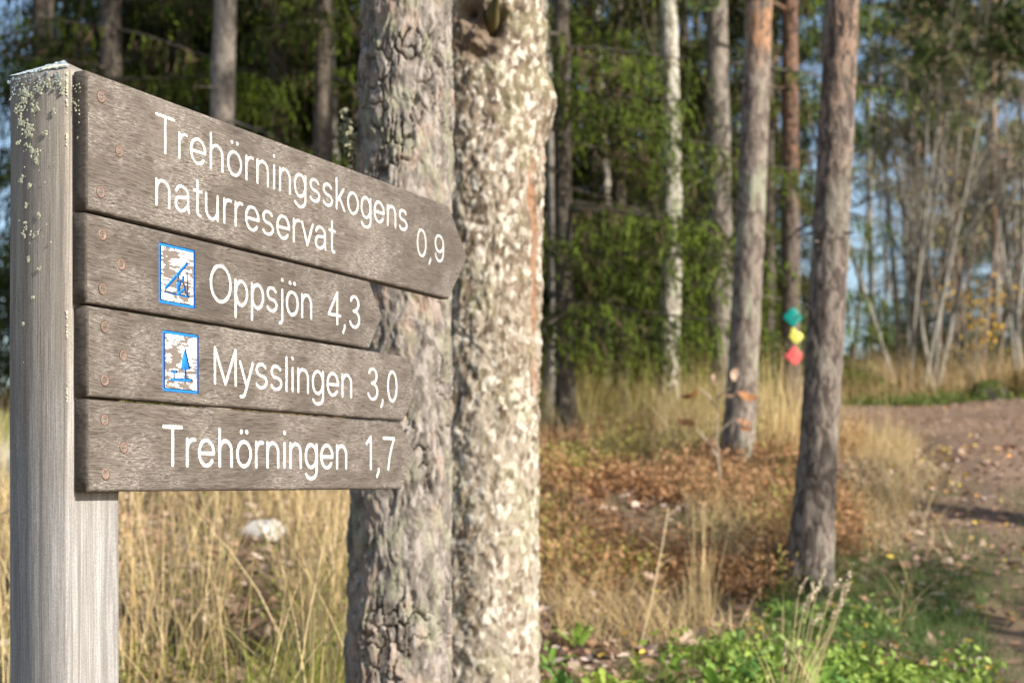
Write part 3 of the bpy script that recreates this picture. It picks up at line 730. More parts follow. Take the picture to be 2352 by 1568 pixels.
def pine_col(S, Z, A, aux):
    i1, i2, i3, fl, terr2 = aux
    c = lerp((.100, .086, .072), (.212, .190, .166), sstep(.25, .75, fbm(S * 45, Z * 22, 71, 4) * .75 + i3 * .25))
    c = lerp(c, np.broadcast_to((.34, .305, .275), c.shape), sstep(.55, .66, fbm(S * 85, Z * 34, 76, 3)) * .7)       # silvery flakes
    pk = sstep(.52, .66, fbm(S * 36 + 4, Z * 15, 72, 3)) * sstep(.45, .62, fbm(S * 10, Z * 4, 74, 2) + .06)
    c = lerp(c, lerp((.31, .20, .14), (.34, .27, .225), i2), np.clip(pk + sstep(.95, .98, i2) * .6, 0, 1) * .5)       # fresh pinkish flakes
    c = lerp(c, np.broadcast_to((.25, .25, .17), c.shape), sstep(.54, .66, fbm(S * 30, Z * 17, 73, 4)) * .5)       # grey-green lichen
    return c
near_pine = empty('pine_tree', (GX(917, 3.5), 3.5, float(ground_h(GX(917, 3.5), 3.5)) - .12))
tag(near_pine, 'thick flaky-barked pine trunk standing directly behind the sign boards', 'tree')
bz = near_pine.location.z
def relx(px, Y, X0): return GX(px, Y) - X0
Yp = 3.5; X0p = near_pine.location.x
def zpix(py, Y): return EYE - (py - HZ) / F * Y - bz
axp = [(0, relx(914, Yp, X0p), 0), (zpix(1568, Yp), relx(915, Yp, X0p), 0), (zpix(1130, Yp), relx(922, Yp, X0p), 0), (zpix(600, Yp), relx(927, Yp, X0p), 0), (zpix(300, Yp), relx(928, Yp, X0p), 0), (zpix(0, Yp), relx(932, Yp, X0p), 0), (9, relx(960, Yp, X0p), .2)]
rdp = [(0, .165), (zpix(1568, Yp), .128), (zpix(1130, Yp), .124), (zpix(600, Yp), .1175), (zpix(300, Yp), .1165), (zpix(0, Yp), .110), (9, .05)]
mb = near_trunk(axp, rdp, 0, zpix(-60, Yp), .0036, 250, pine_disp, pine_col, 9.0)
link_mesh('trunk', mb.mesh('trunk', M['bark_near']), near_pine)

def knobby_disp(S, Z, A):
    w1 = fbm(S * 18, Z * 13, 103, 4) - .5; w2 = fbm(S * 17 + 7, Z * 12, 106, 4) - .5
    s = S + w1 * .045; z = Z + w2 * .055
    f1, f2, i1 = worley(s / .024, z / .046, 111); g1, g2, i2 = worley(s / .012, z / .019, 123); k1, k2, i4 = worley(s / .013 + 5, z / .022, 145)
    n1 = fbm(s * 40, z * 22, 137, 4) * 5; fl = np.floor(n1); terr = (fl + sstep(0, .5, n1 - fl)) / 5
    h = .006 * (1 - np.clip(f1, 0, 1) ** 2) * (.3 + i1) + .004 * (1 - np.clip(g1, 0, 1) ** 2) * (.3 + i2) + terr * .016
    h = h + (fbm(S * 8, Z * 3, 131, 3) - .5) * .016
    def blob(a0, z0, ra, rz): return np.exp(-((A - a0) / ra) ** 2 - ((Z - z0) / rz) ** 2)
    h = h + .040 * blob(1.55, KNZ - .19, .55, .085) + .016 * blob(1.3, KNZ + .02, .5, .05)      # swelling on the sunny edge
    knot = blob(KNA, KNZ, .16, .038); lip = blob(KNA - .30, KNZ - .012, .58, .098); fold = np.abs(fbm(S * 26, Z * 30, 151, 3) - .5) * 2
    h = h + .022 * lip * (1 - 1.8 * fold) - .10 * knot - .05 * blob(KNA - .45, KNZ + .035, .14, .02) - .04 * blob(KNA - .3, KNZ - .085, .2, .018)
    strip = sstep(.13, .03, np.abs(A - 1.08 + .05 * np.sin(Z * 5) + (fbm(Z * 7, S * 0 + 1, 9, 3) - .5) * .3)) * sstep(KNZ - 1.12, KNZ - 1.0, Z) * sstep(KNZ - .33, KNZ - .45, Z)
    h = h - .012 * strip
    return h - .013, (i1, i2, f1, g1, i4, k1, lip, strip)
def knobby_col(S, Z, A, aux):
    i1, i2, f1, g1, i4, k1, lip, strip = aux
    c = lerp((.095, .070, .047), (.22, .172, .124), sstep(.25, .75, fbm(S * 55, Z * 30, 171, 4)))
    low = fbm(S * 6, Z * 3.5, 172, 2)
    pale = sstep(KNZ - .45, KNZ - 1.3, Z) * .10
    lich = sstep(.52, .60, fbm(S * 85, Z * 48, 173, 3) * .55 + i4 * .30 + low * .15 + pale)
    c = lerp(c, lerp((.26, .22, .17), (.38, .34, .275), i2), lich * .85)
    c = lerp(c, np.broadcast_to((.53, .49, .42), c.shape), sstep(.61, .67, fbm(S * 64 + 11, Z * 40, 181, 4)) * .85)          # round white crusts
    c = lerp(c, np.broadcast_to((.24, .25, .12), c.shape), sstep(.62, .70, fbm(S * 14, Z * 12, 179, 3)) * .2)
    dk = sstep(.28, .5, lip + (fbm(S * 24, Z * 24, 175, 3) - .5) * .45)
    c = lerp(c, lerp((.07, .048, .032), (.21, .16, .115), fbm(S * 40, Z * 40, 178, 3)), dk)          # rotten bare wood round the old branch
    c = lerp(c, lerp((.20, .10, .055), (.36, .205, .115), fbm(S * 40, Z * 14, 177, 3)), np.clip(strip, 0, 1) * .95)   # strip of bare reddish inner bark
    return c
Yk = 4.35; near_old = empty('lichen_covered_tree', (GX(1112, Yk), Yk, float(ground_h(GX(1112, Yk), Yk)) - .12))
tag(near_old, 'thick pale lichen-crusted trunk with a dark knot hole beside the flaky pine', 'tree')
bz = near_old.location.z; X0k = near_old.location.x
KNZ = zpix(95, Yk); KNA = .14
axk = [(0, 0, 0), (zpix(1568, Yk), relx(1110, Yk, X0k), 0), (zpix(830, Yk), relx(1113, Yk, X0k), 0), (zpix(0, Yk), relx(1122, Yk, X0k), 0), (9, relx(1150, Yk, X0k), .3)]
rdk = [(0, .205), (zpix(1568, Yk), .166), (zpix(830, Yk), .166), (zpix(0, Yk), .168), (9, .08)]
mb = near_trunk(axk, rdk, 0, zpix(-60, Yk), .0042, 270, knobby_disp, knobby_col, 9.0)
link_mesh('trunk', mb.mesh('trunk', M['bark_near']), near_old)

def tube(pts, rad, n=6):
    pts = np.asarray(pts, float); rad = np.asarray(rad, float); k = len(pts)
    d = np.gradient(pts, axis=0); d = unit(d)
    ref = np.where(np.abs(d[:, 2:3]) > .9, np.array([[1., 0, 0]]), np.array([[0, 0, 1.]]))
    u = unit(np.cross(ref, d)); v = np.cross(d, u)
    a = np.linspace(0, 2 * math.pi, n, endpoint=False)
    P = pts[:, None] + rad[:, None, None] * (u[:, None] * np.cos(a)[None, :, None] + v[:, None] * np.sin(a)[None, :, None])
    ix = np.arange(k * n).reshape(k, n); nx_ = np.roll(ix, -1, 1)
    q = np.stack([ix[:-1].ravel(), nx_[:-1].ravel(), nx_[1:].ravel(), ix[1:].ravel()], 1)
    return P.reshape(-1, 3), q
# broken mossy branch above the knot
kx, kz = .165 * math.sin(KNA), KNZ
mb = MB(); v, q = tube([(kx - .0, -.10, kz + .005), (kx + .005, -.185, kz + .03), (kx + .03, -.225, kz + .10), (kx + .055, -.235, kz + .20), (kx + .09, -.25, kz + .42)], [.024, .02, .0135, .011, .008], 9)
mb.add(v, q, (.13, .11, .045)); link_mesh('branch', mb.mesh('branch', M['bark_twig'], True), near_old)
# ragged lichen tuft on the pine's shaded edge
def tuft_lichen(parent, centre, n, spread, size, col, rs):
    mb = MB()
    for _ in range(n):
        c = np.array(centre) + rs.normal(0, 1, 3) * spread
        d = unit(rs.normal(0, 1, 3)); s_ = unit(np.cross(d, rs.normal(0, 1, 3))); L = size * rs.uniform(.5, 1.3)
        mb.add([c - d * L, c + s_ * L * .6, c + d * L, c - s_ * L * .6], [(0, 1, 2, 3)], np.array(col) * rs.uniform(.8, 1.15))
    o = link_mesh('lichen', mb.mesh('lichen', M['moss']), parent); tag(o, kind='stuff')
bz = near_pine.location.z
rs = np.random.default_rng(9)
zt = zpix(310, Yp)
tuft_lichen(near_pine, (-.128, -.015, zt), 110, np.array([.007, .02, .022]), .0085, (.30, .31, .21), rs)
tuft_lichen(near_pine, (-.112, -.05, zt - .03), 70, np.array([.007, .015, .022]), .008, (.34, .33, .22), rs)

# ------------------------------------------------------------------ generic trees
def limb_path(p0, d, L, n=6, sag=.0, up=.0, wob=.04, rs=RNG):
    t = np.linspace(0, 1, n)[:, None]
    side = unit(np.cross(d, [0, 0, 1.0]))[None]
    w = np.cumsum(rs.normal(0, wob, n))[:, None] * t
    return np.asarray(p0)[None] + d[None] * L * t + np.array([[0, 0, 1.]]) * L * (up * t ** 2.2 - sag * t ** 1.4) + side * w * L * .35
def diamonds(c, f, s):
    v = np.stack([c - f, c + s, c + f, c - s], 1).reshape(-1, 3)
    return v, np.arange(len(c) * 4).reshape(-1, 4)
def needle_sprays(mb, starts, dirs, lens, per, hw, col_a, col_b, rs, sag=.25, clen=.045):
    """each spray is a row of small needle-shoot facets along a drooping line."""
    n = len(starts); t = (np.arange(per) + .5) / per
    T = t[None, :] + rs.uniform(-.3, .3, (n, per)) / per
    P = starts[:, None] + dirs[:, None] * (lens[:, None] * T)[..., None]; P[..., 2] -= sag * lens[:, None] * T ** 2
    f = dirs[:, None] + rs.normal(0, .55, (n, per, 3)); f[..., 2] -= .3; f = unit(f)
    s = unit(np.cross(f, rs.normal(0, 1, (n, per, 3))))
    k = rs.uniform(.7, 1.35, (n, per, 1))
    v, q = diamonds(P.reshape(-1, 3), (f * clen * k).reshape(-1, 3), (s * hw * k).reshape(-1, 3))
    mixv = np.clip(rs.normal(.45, .34, (n, 1)) + rs.normal(0, .15, (n, per)), 0, 1).reshape(-1)
    mb.add(v, q, np.repeat(lerp(col_a, col_b, mixv), 4, 0))
SPR_A, SPR_B = np.array((.022, .033, .007)), np.array((.108, .150, .015))
def trunk_mesh(H, r0, lean=(0, 0), n=14, curve=0.0, flare=.35, rs=RNG, dz=.12, scaly=0.0):
    z = np.concatenate([np.arange(-.25, min(H, 5.5), dz), np.linspace(min(H, 5.5) + .01, H, 8)])
    t = np.clip(z / H, 0, 1)
    r = r0 * (1 - t) ** .75 + .008 + r0 * flare * np.exp(-np.maximum(z, 0) / .22)
    pts = np.stack([lean[0] * z + curve * np.sin(z * 1.1), lean[1] * z + .3 * curve * np.cos(z * .9), z], 1)
    P, q = tube(pts, r, n); P = P.reshape(len(z), n, 3)
    if scaly:
        A = np.linspace(0, 2 * math.pi, n, endpoint=False)[None] * r0; Zg = z[:, None] + 0 * A; A = A + 0 * Zg; sd_ = int(r0 * 1e5) % 97
        f1, f2, i1 = worley((A + .02 * (fbm(A * 30, Zg * 12, sd_, 3) - .5)) / .024, (Zg + .06 * (fbm(A * 25, Zg * 14, sd_ + 3, 3) - .5)) / .07, sd_)
        n_ = fbm(A * 45, Zg * 16, sd_ + 7, 4) * 6; fl_ = np.floor(n_); terr_ = (fl_ + sstep(0, .35, n_ - fl_)) / 6
        hh = scaly * (sstep(0, .25, f2 - f1) * .5 + i1 * .5 + terr_ * 2.2 - 1.4)
        P += hh[..., None] * unit(P - pts[:, None])
    else: P += (rs.normal(0, .05, (len(z), n, 1)) * (P - pts[:, None]))
    if flare > .2:   # root buttresses
        a = np.arange(n) / n * 2 * math.pi
        P[..., :2] += (P[..., :2] - pts[:, None, :2]) * (np.exp(-np.maximum(z, 0) / .1)[:, None, None] * (.28 * np.sin(a * 3 + r0 * 90))[None, :, None])
    return P.reshape(-1, 3), q, (lambda zz: np.array([lean[0] * zz + curve * math.sin(zz * 1.1), lean[1] * zz + .3 * curve * math.cos(zz * .9), zz])), \
        (lambda zz: r0 * max(0, 1 - zz / H) ** .75 + .008)
def make_spruce(H, r0, zc, rad, seed, dens=1.0, lean=(0, 0), sprays=1.0, zmax=7.0, sector=None, dead=14, tint=1.0, droop=.35, coarse=1.0):
    """returns trunk MB (with limbs) and crown MB in tree-local coordinates."""
    rs = np.random.default_rng(seed)
    tm = MB(); cm = MB()
    P, q, ax, rz = trunk_mesh(H, r0, lean, rs=rs); tm.add(P, q)
    for _ in range(dead):        # short dead stubs and bare twigs below the crown
        z = rs.uniform(.5, max(zc + .4, 1.2)); a = rs.uniform(0, 6.283); L = rs.uniform(.08, .75)
        d = np.array([math.cos(a), math.sin(a), rs.uniform(-.35, .1)]); p = limb_path(ax(z), unit(d), L, 5, .15, 0, .05, rs)
        v, qq = tube(p, np.linspace(.009, .003, 5), 4); tm.add(v, qq)
    z = zc; S = []; D = []; L_ = []
    while z < H - .2:
        step = (.36 if z < zmax else .75) / dens
        nb = int(rs.integers(2, 5))
        z0_ = z
        for _ in range(nb):
            z = z0_ + rs.normal(0, .05); a = rs.uniform(0, 6.283)
            if sector is not None and rs.random() < .65: a = rs.normal(sector[0], sector[1])
            k = max(0.05, (H - z) / (H - zc)); L = rad * (k ** .7) * rs.uniform(.65, 1.12)
            d = np.array([math.cos(a), math.sin(a), rs.uniform(-.12, .12)]); n = 8
            pth = limb_path(ax(z), unit(d), L, n, droop * rs.uniform(.7, 1.3), .16, .05, rs)
            v, qq = tube(pth, np.linspace(.004 + .009 * min(1, L), .003, n), 4); tm.add(v, qq)
            m = max(4, int(L / (.085 * coarse)))
            for tt in np.linspace(.14, 1, m):
                i = min(n - 2, int(tt * (n - 1))); fr = tt * (n - 1) - i
                p = pth[i] * (1 - fr) + pth[i + 1] * fr; bd = unit(pth[i + 1] - pth[i])
                for sd in (-1, 1):
                    sdv = unit(np.cross(bd, [0, 0, 1.0])) * sd
                    ld = unit(bd * .75 + sdv * .9 + rs.normal(0, .12, 3)); ll = (.10 + .38 * L * (1 - tt) * .8 + .08) * rs.uniform(.6, 1.2)
                    ll = min(ll, .42)
                    nn = max(2, int(ll / (.052 * coarse)))
                    u = np.linspace(.1, 1, nn)[:, None]
                    pp = p[None] + ld[None] * ll * u; pp[:, 2] -= .35 * ll * u[:, 0] ** 1.6
                    S.append(pp)
                    dd = ld[None] * rs.uniform(.2, .8, (nn, 1)) + np.array([[0, 0, -1.]]) * rs.uniform(.5, 1.5, (nn, 1)) + rs.normal(0, .22, (nn, 3))
                    D.append(unit(dd)); L_.append(rs.uniform(.06, .24, nn) * sprays)
        z = z0_ + step * rs.uniform(.6, 1.4)
    
    S = np.concatenate(S); D = np.concatenate(D); L_ = np.concatenate(L_)
    br = rs.random(len(S)) < np.where(np.hypot(S[:, 0] - lean[0] * S[:, 2], S[:, 1]) < rad * .42, .55, .10)
    needle_sprays(cm, S[~br], D[~br], L_[~br], 6, .0070 * coarse, SPR_A * tint, SPR_B * tint, rs, clen=.027 * coarse)
    if br.any(): needle_sprays(cm, S[br], D[br], L_[br], 3, .006 * coarse, np.array((.045, .032, .02)), np.array((.12, .085, .05)), rs, clen=.05)
    return tm, cm
def place_tree(name, label, cat, loc, tm, cm, bark, group=None, rz=0.0, needle='needle'):
    e = empty(name, loc, rz); tag(e, label, cat, group)
    t = link_mesh('trunk', tm if isinstance(tm, bpy.types.Mesh) else tm.mesh('trunk', M[bark], True), e)
    c = None
    if cm is not None: c = link_mesh('crown', cm if isinstance(cm, bpy.types.Mesh) else cm.mesh('crown', M[needle]), e)
    return e, t, c
def lean_px(px_top, py_top, px_base, Y, zb):
    """sideways lean of a trunk seen at px_base at the ground and px_top at row py_top."""
    zt_ = EYE - (py_top - HZ) / F * Y; return (GX(px_top, Y) - GX(px_base, Y)) / (zt_ - zb)
SPG = 'spruces along the wood edge'
#             px   Y    H    r0   zc   rad  seed  lean(px@row0) bark  options label
spruces = [
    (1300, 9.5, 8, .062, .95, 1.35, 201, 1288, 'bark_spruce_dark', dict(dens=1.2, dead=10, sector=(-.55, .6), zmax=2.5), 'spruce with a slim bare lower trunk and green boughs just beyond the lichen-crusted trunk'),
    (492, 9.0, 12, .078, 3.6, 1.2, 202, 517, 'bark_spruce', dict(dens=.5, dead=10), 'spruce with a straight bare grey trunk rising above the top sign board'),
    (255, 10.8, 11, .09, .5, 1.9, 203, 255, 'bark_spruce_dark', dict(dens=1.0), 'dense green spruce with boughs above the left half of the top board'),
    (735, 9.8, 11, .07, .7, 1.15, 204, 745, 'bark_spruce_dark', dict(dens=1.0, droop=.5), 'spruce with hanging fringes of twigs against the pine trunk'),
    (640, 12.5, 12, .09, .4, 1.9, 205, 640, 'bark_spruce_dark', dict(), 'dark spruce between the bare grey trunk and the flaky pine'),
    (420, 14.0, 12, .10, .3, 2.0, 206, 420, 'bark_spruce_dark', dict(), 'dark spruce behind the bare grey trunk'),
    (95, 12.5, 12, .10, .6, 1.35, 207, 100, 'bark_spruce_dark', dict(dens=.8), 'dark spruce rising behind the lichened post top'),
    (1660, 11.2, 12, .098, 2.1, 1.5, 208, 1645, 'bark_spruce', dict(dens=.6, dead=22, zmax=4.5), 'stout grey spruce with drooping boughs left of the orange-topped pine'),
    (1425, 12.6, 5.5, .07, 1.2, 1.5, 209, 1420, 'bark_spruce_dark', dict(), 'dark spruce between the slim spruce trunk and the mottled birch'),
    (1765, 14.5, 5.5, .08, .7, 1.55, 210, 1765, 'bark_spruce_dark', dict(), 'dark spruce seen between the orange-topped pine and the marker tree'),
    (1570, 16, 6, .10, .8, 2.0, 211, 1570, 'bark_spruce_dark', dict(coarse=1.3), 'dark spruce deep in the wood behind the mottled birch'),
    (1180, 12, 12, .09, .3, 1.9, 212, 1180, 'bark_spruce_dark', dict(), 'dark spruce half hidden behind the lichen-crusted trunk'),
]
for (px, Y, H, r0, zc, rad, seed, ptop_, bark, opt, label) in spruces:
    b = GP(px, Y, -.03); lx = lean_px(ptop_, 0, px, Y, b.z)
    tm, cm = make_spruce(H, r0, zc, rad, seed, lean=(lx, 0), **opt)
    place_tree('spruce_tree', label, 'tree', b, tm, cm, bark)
# deeper rows: copies of three spruces, needles tinted darker to stand in for inner shade
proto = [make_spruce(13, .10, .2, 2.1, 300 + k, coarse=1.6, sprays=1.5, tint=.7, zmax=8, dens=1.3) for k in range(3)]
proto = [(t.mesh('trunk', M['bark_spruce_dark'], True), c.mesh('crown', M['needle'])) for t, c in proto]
far = [(330, 19), (560, 18), (790, 17), (960, 16), (1320, 18), (1480, 20.5), (1690, 19.5), (1130, 20), (700, 23), (1600, 25), (1800, 23), (1400, 26), (480, 26), (900, 25), (1240, 24), (1050, 29), (640, 30), (1520, 31), (330, 31), (1720, 30), (380, 16), (530, 15), (860, 14.5), (260, 15.5), (1010, 18), (720, 16), (1360, 15.5), (1210, 16), (1640, 17), (1500, 14.5), (150, 28), (820, 29)]
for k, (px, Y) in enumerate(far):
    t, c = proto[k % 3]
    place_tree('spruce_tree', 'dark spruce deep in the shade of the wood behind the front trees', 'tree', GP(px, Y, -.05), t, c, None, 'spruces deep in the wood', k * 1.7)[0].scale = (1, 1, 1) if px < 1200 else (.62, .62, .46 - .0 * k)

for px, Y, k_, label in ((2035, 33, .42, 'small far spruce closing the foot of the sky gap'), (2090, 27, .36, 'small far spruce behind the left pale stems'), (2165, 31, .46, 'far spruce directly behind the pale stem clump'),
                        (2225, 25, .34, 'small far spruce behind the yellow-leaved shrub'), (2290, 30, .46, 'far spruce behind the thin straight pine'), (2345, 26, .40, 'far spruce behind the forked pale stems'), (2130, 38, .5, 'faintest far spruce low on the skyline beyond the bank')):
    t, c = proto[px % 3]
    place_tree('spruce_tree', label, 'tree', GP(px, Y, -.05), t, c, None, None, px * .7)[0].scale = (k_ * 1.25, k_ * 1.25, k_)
# ---- pines
PINE_A, PINE_B = np.array((.06, .09, .03)), np.array((.26, .33, .12))
def make_pine(H, r0, seed, lean=(0, 0), curve=0.0, zc=4.0, rad=1.5, dens=1.0, stubs=8, tuft=.09, flare=.35, per=7, tint=1.0, smax=1.3, scaly=0.0):
    rs = np.random.default_rng(seed); tm = MB(); cm = MB()
    P, q, ax, rz = trunk_mesh(H, r0, lean, 56 if scaly else 16, curve, flare, rs, .02 if scaly else .12, scaly); tm.add(P, q)
    for _ in range(stubs):
        z = rs.uniform(.8, max(zc, 1.5)); a = rs.uniform(0, 6.283); L = rs.uniform(.03, min(.5, smax)) if rs.random() < .7 else rs.uniform(min(.3, smax * .6), smax)
        p = limb_path(ax(z), unit(np.array([math.cos(a), math.sin(a), rs.uniform(-.1, .35)])), L, 6, .1, 0, .09, rs)
        v, qq = tube(p, np.linspace(.013, .004, 6), 5); tm.add(v, qq)
    z = zc; C = []
    while z < H:
        k = (H - z) / (H - zc); L = rad * (.35 + .65 * math.sin(min(1, k + .25) * math.pi * .6)) * rs.uniform(.6, 1.15)
        a = rs.uniform(0, 6.283); d = unit(np.array([math.cos(a), math.sin(a), rs.uniform(-.05, .35)]))
        n = 7; pth = limb_path(ax(min(z, H - .05)), d, L, n, .12, .22, .08, rs)
        v, qq = tube(pth, np.linspace(.02, .005, n), 5); tm.add(v, qq)
        for tt in rs.uniform(.35, 1, int(9 * dens * max(.5, L))):
            i = min(n - 2, int(tt * (n - 1))); p = pth[i] + (pth[i + 1] - pth[i]) * (tt * (n - 1) - i)
            dd = unit(rs.normal(0, 1, 3) + np.array([0, 0, .35]) + d * .5); sl = rs.uniform(.12, .42)
            sp_ = limb_path(p, dd, sl, 4, 0, .15, .06, rs); v, qq = tube(sp_, np.linspace(.006, .003, 4), 3); tm.add(v, qq)
            for w in np.linspace(.35, 1, 4): C.append(p + dd * sl * w + rs.normal(0, .03, 3))
        z += .22 / dens * rs.uniform(.5, 1.4)
    C = np.array(C); n = len(C)
    f = unit(rs.normal(0, 1, (n, per, 3)) + np.array([0, 0, .3])); s = unit(np.cross(f, rs.normal(0, 1, (n, per, 3))))
    cen = C[:, None] + f * tuft * .55
    v, q = diamonds(cen.reshape(-1, 3), (f * tuft * .55).reshape(-1, 3), (s * tuft * .13).reshape(-1, 3))
    mixv = np.clip(rs.normal(.5, .28, (n, 1)) + rs.normal(0, .12, (n, per)), 0, 1).reshape(-1)
    cm.add(v, q, np.repeat(lerp(PINE_A * tint, PINE_B * tint, mixv), 4, 0))
    return tm, cm
pines = [
    (1692, 8.0, 13, .076, 1742, 401, .012, 'bark_pine', dict(zc=6.2, rad=1.4, stubs=14, smax=.13, scaly=.005), 'slim pine with orange upper bark and greenish grey lower trunk'),
    (1817, 11.0, 12, .066, 1814, 402, .0, 'bark_pine_dark', dict(zc=3.2, rad=1.6, stubs=10, dens=1.2, scaly=.004), 'dark reddish pine carrying the three coloured trail markers'),
    (1858, 5.95, 13, .070, 1932, 403, .010, 'bark_pine_big', dict(zc=6.0, rad=1.4, stubs=13, flare=.55, smax=.12, scaly=.006), 'dark grey pine with a flared foot nearest the path'),
    (2284, 21.0, 13, .065, 2284, 404, .03, 'bark_pine', dict(zc=3.4, rad=2.4, dens=1.2, tuft=.12), 'thin straight pine beyond the path, behind the pale leaning stems'),
    (2110, 27, 14, .11, 2104, 405, .02, 'bark_pine', dict(zc=4.2, rad=1.6, dens=1.0, tuft=.17, per=6), 'far pine rising behind the pale shrub stems'),
    (2560, 14.5, 11, .10, 2540, 406, .02, 'bark_pine_dark', dict(zc=3.2, rad=2.0, dens=1.3, tuft=.14, per=6), 'pine spreading dark needles over the far bend of the path'),
    (2200, 30, 14, .12, 2195, 407, .02, 'bark_pine', dict(zc=3.5, rad=2.2, dens=1.1, tuft=.19, per=5), 'distant pine seen through the brown twigs, behind the yellow-leaved shrub'),
    (2000, 24, 10, .05, 1996, 408, .02, 'bark_grey', dict(zc=3.0, rad=.8, dens=.6, tuft=.10, per=5), 'spindly young pine in the bright gap of sky'),
    (1440, 33, 16, .13, 1440, 411, .02, 'bark_pine', dict(zc=5.0, rad=2.6, dens=1.0, tuft=.2, per=5), 'far sunlit pine top between the slim spruce and the mottled birch'),
    (1600, 36, 16, .13, 1600, 412, .02, 'bark_pine', dict(zc=5.0, rad=2.6, dens=.9, tuft=.2, per=5), 'far sunlit pine top just right of the mottled birch'),
    (1775, 31, 15, .12, 1778, 413, .02, 'bark_pine', dict(zc=4.2, rad=1.5, dens=1.0, tuft=.18, per=5), 'far sunlit pine top between the orange-topped pine and the marker tree'),
    (2395, 25, 14, .12, 2385, 410, .02, 'bark_pine', dict(zc=2.4, rad=2.8, dens=1.0, tuft=.19, per=5), 'far bushy pine above the path bend'),
]
for (px, Y, H, r0, ptop_, seed, curve, bark, opt, label) in pines:
    b = GP(px, Y, -.03); lx = lean_px(ptop_, 0, px, Y, b.z)
    tm, cm = make_pine(H, r0, seed, lean=(lx, 0), curve=curve, **opt)
    place_tree('pine_tree', label, 'tree', b, tm, cm, bark)
# young pine out of the frame whose shade falls across the path edge
x, y = 4.75, 3.40
tm, cm = make_pine(3.7, .045, 451, zc=2.15, rad=.50, dens=1.3, tuft=.09)
place_tree('pine_tree', 'young pine beside the path, shading the grass at the foot of the flared pine', 'tree', (x, y, float(ground_h(x, y)) - .05), tm, cm, 'bark_pine')

for (x, y, zc_, H, seed, label) in ((5.6, 4.7, 7.6, 14, 463, 'unseen very tall pine added beside the path to shade the left spruces'),):  # unseen tall pine, added so its crown dapples the left spruces with shade
    tm, cm = make_pine(H, .12, seed, zc=zc_, rad=1.9, dens=1.0, tuft=.16, per=5)
    place_tree('pine_tree', label, 'tree', (x, y, float(ground_h(x, y)) - .05), tm, cm, 'bark_pine')
# ---- birches and bare broadleaves
def make_bare(H, stems, r0, seed, spread=.25, levels=3, fan=None, twig=1.0, curve=.06, base_r=.15):
    """one or several stems from one foot, branching to fine bare twigs."""
    rs = np.random.default_rng(seed); mb = MB(); tips = []
    def grow(p, d, L, r, lev):
        n = 7 if lev == 0 else 5
        pth = limb_path(p, d, L, n, 0, .08 if lev else .03, curve + .03 * lev, rs)
        v, q = tube(pth, np.linspace(r, max(r * .35, .0025), n), (8, 5, 4, 3)[lev]); mb.add(v, q)
        if lev == levels - 1: tips.append(pth[-1]); return
        nb = int({0: 9, 1: 6, 2: 4}[lev] * twig * rs.uniform(.8, 1.2))
        for t in np.sort(rs.uniform(.25 if lev == 0 else .15, 1, nb)):
            i = min(n - 2, int(t * (n - 1))); pp = pth[i] + (pth[i + 1] - pth[i]) * (t * (n - 1) - i)
            ax_ = unit(pth[i + 1] - pth[i]); rd = rs.normal(0, 1, 3); rd -= ax_ * rd.dot(ax_)
            nd_ = unit(ax_ * rs.uniform(.8, 1.3) + unit(rd) * rs.uniform(.45, .85) + np.array([0, 0, .15]))
            grow(pp, nd_, L * rs.uniform(.22, .45) * (1.15 - .5 * t), r * (1 - .6 * t) * .42, lev + 1)
    for k in range(stems):
        a = rs.uniform(0, 6.283) if fan is None else fan[k]
        if fan is None: d = unit(np.array([math.cos(a) * spread * rs.uniform(.2, 1), math.sin(a) * spread * .6, 1]))
        else: d = unit(np.array([fan[k], rs.uniform(-.15, .15), 1]))
        o = np.array([rs.uniform(-1, 1) * base_r, rs.uniform(-1, 1) * base_r, -.08])
        grow(o, d, H * rs.uniform(.75, 1.05), r0 * rs.uniform(.7, 1.15), 0)
    return mb, tips
def bare_thing(name, label, px, Y, bark, group=None, **kw):
    mb, tips = make_bare(**kw); e = empty(name, GP(px, Y)); tag(e, label, 'tree' if 'tree' in name else 'shrub', group)
    link_mesh('stem', mb.mesh('stem', M[bark], True), e); return e, tips
def single_trunk(name, label, px, Y, ptop_, H, r0, seed, bark, curve=.02, twigs=20, flare=.3, zt0=2.0):
    rs = np.random.default_rng(seed); b = GP(px, Y, -.03); lx = lean_px(ptop_, 0, px, Y, b.z)
    tm = MB(); P, q, ax, rz = trunk_mesh(H, r0, (lx, 0), 14, curve, flare, rs); tm.add(P, q); e = empty(name, b); tag(e, label, 'tree')
    link_mesh('trunk', tm.mesh('trunk', M[bark], True), e)
    cm = MB()
    for _ in range(twigs):
        z = rs.uniform(zt0, H); a = rs.uniform(0, 6.283); L = rs.uniform(.4, 1.6) * (1 - .5 * z / H)
        p = limb_path(ax(z), unit(np.array([math.cos(a), math.sin(a), rs.uniform(.2, .9)])), L, 6, 0, .1, .08, rs)
        v, q = tube(p, np.linspace(.012, .003, 6), 4); cm.add(v, q)
        for t in range(6):
            pp = p[rs.integers(2, 6)]; p2 = limb_path(pp, unit(rs.normal(0, 1, 3) + np.array([0, 0, .2])), rs.uniform(.15, .5), 4, .2, 0, .06, rs)
            v, q = tube(p2, np.linspace(.005, .002, 4), 3); cm.add(v, q)
    link_mesh('crown', cm.mesh('crown', M['bark_spruce_dark'], True), e); return e
single_trunk('birch_tree', 'mottled white birch trunk half covered by spruce boughs', 1530, 10.3, 1537, 11, .072, 501, 'bark_birch', .03, flare=.5)
single_trunk('birch_tree', 'thin white birch stem just left of the flaky pine above the sign', 772, 12.2, 762, 9, .034, 502, 'bark_birch', .03, 10, zt0=5)
single_trunk('birch_tree', 'thin pale birch stem in the dark gap behind the slim spruce', 1392, 13.6, 1378, 10, .036, 503, 'bark_birch', .05, 10, zt0=4)
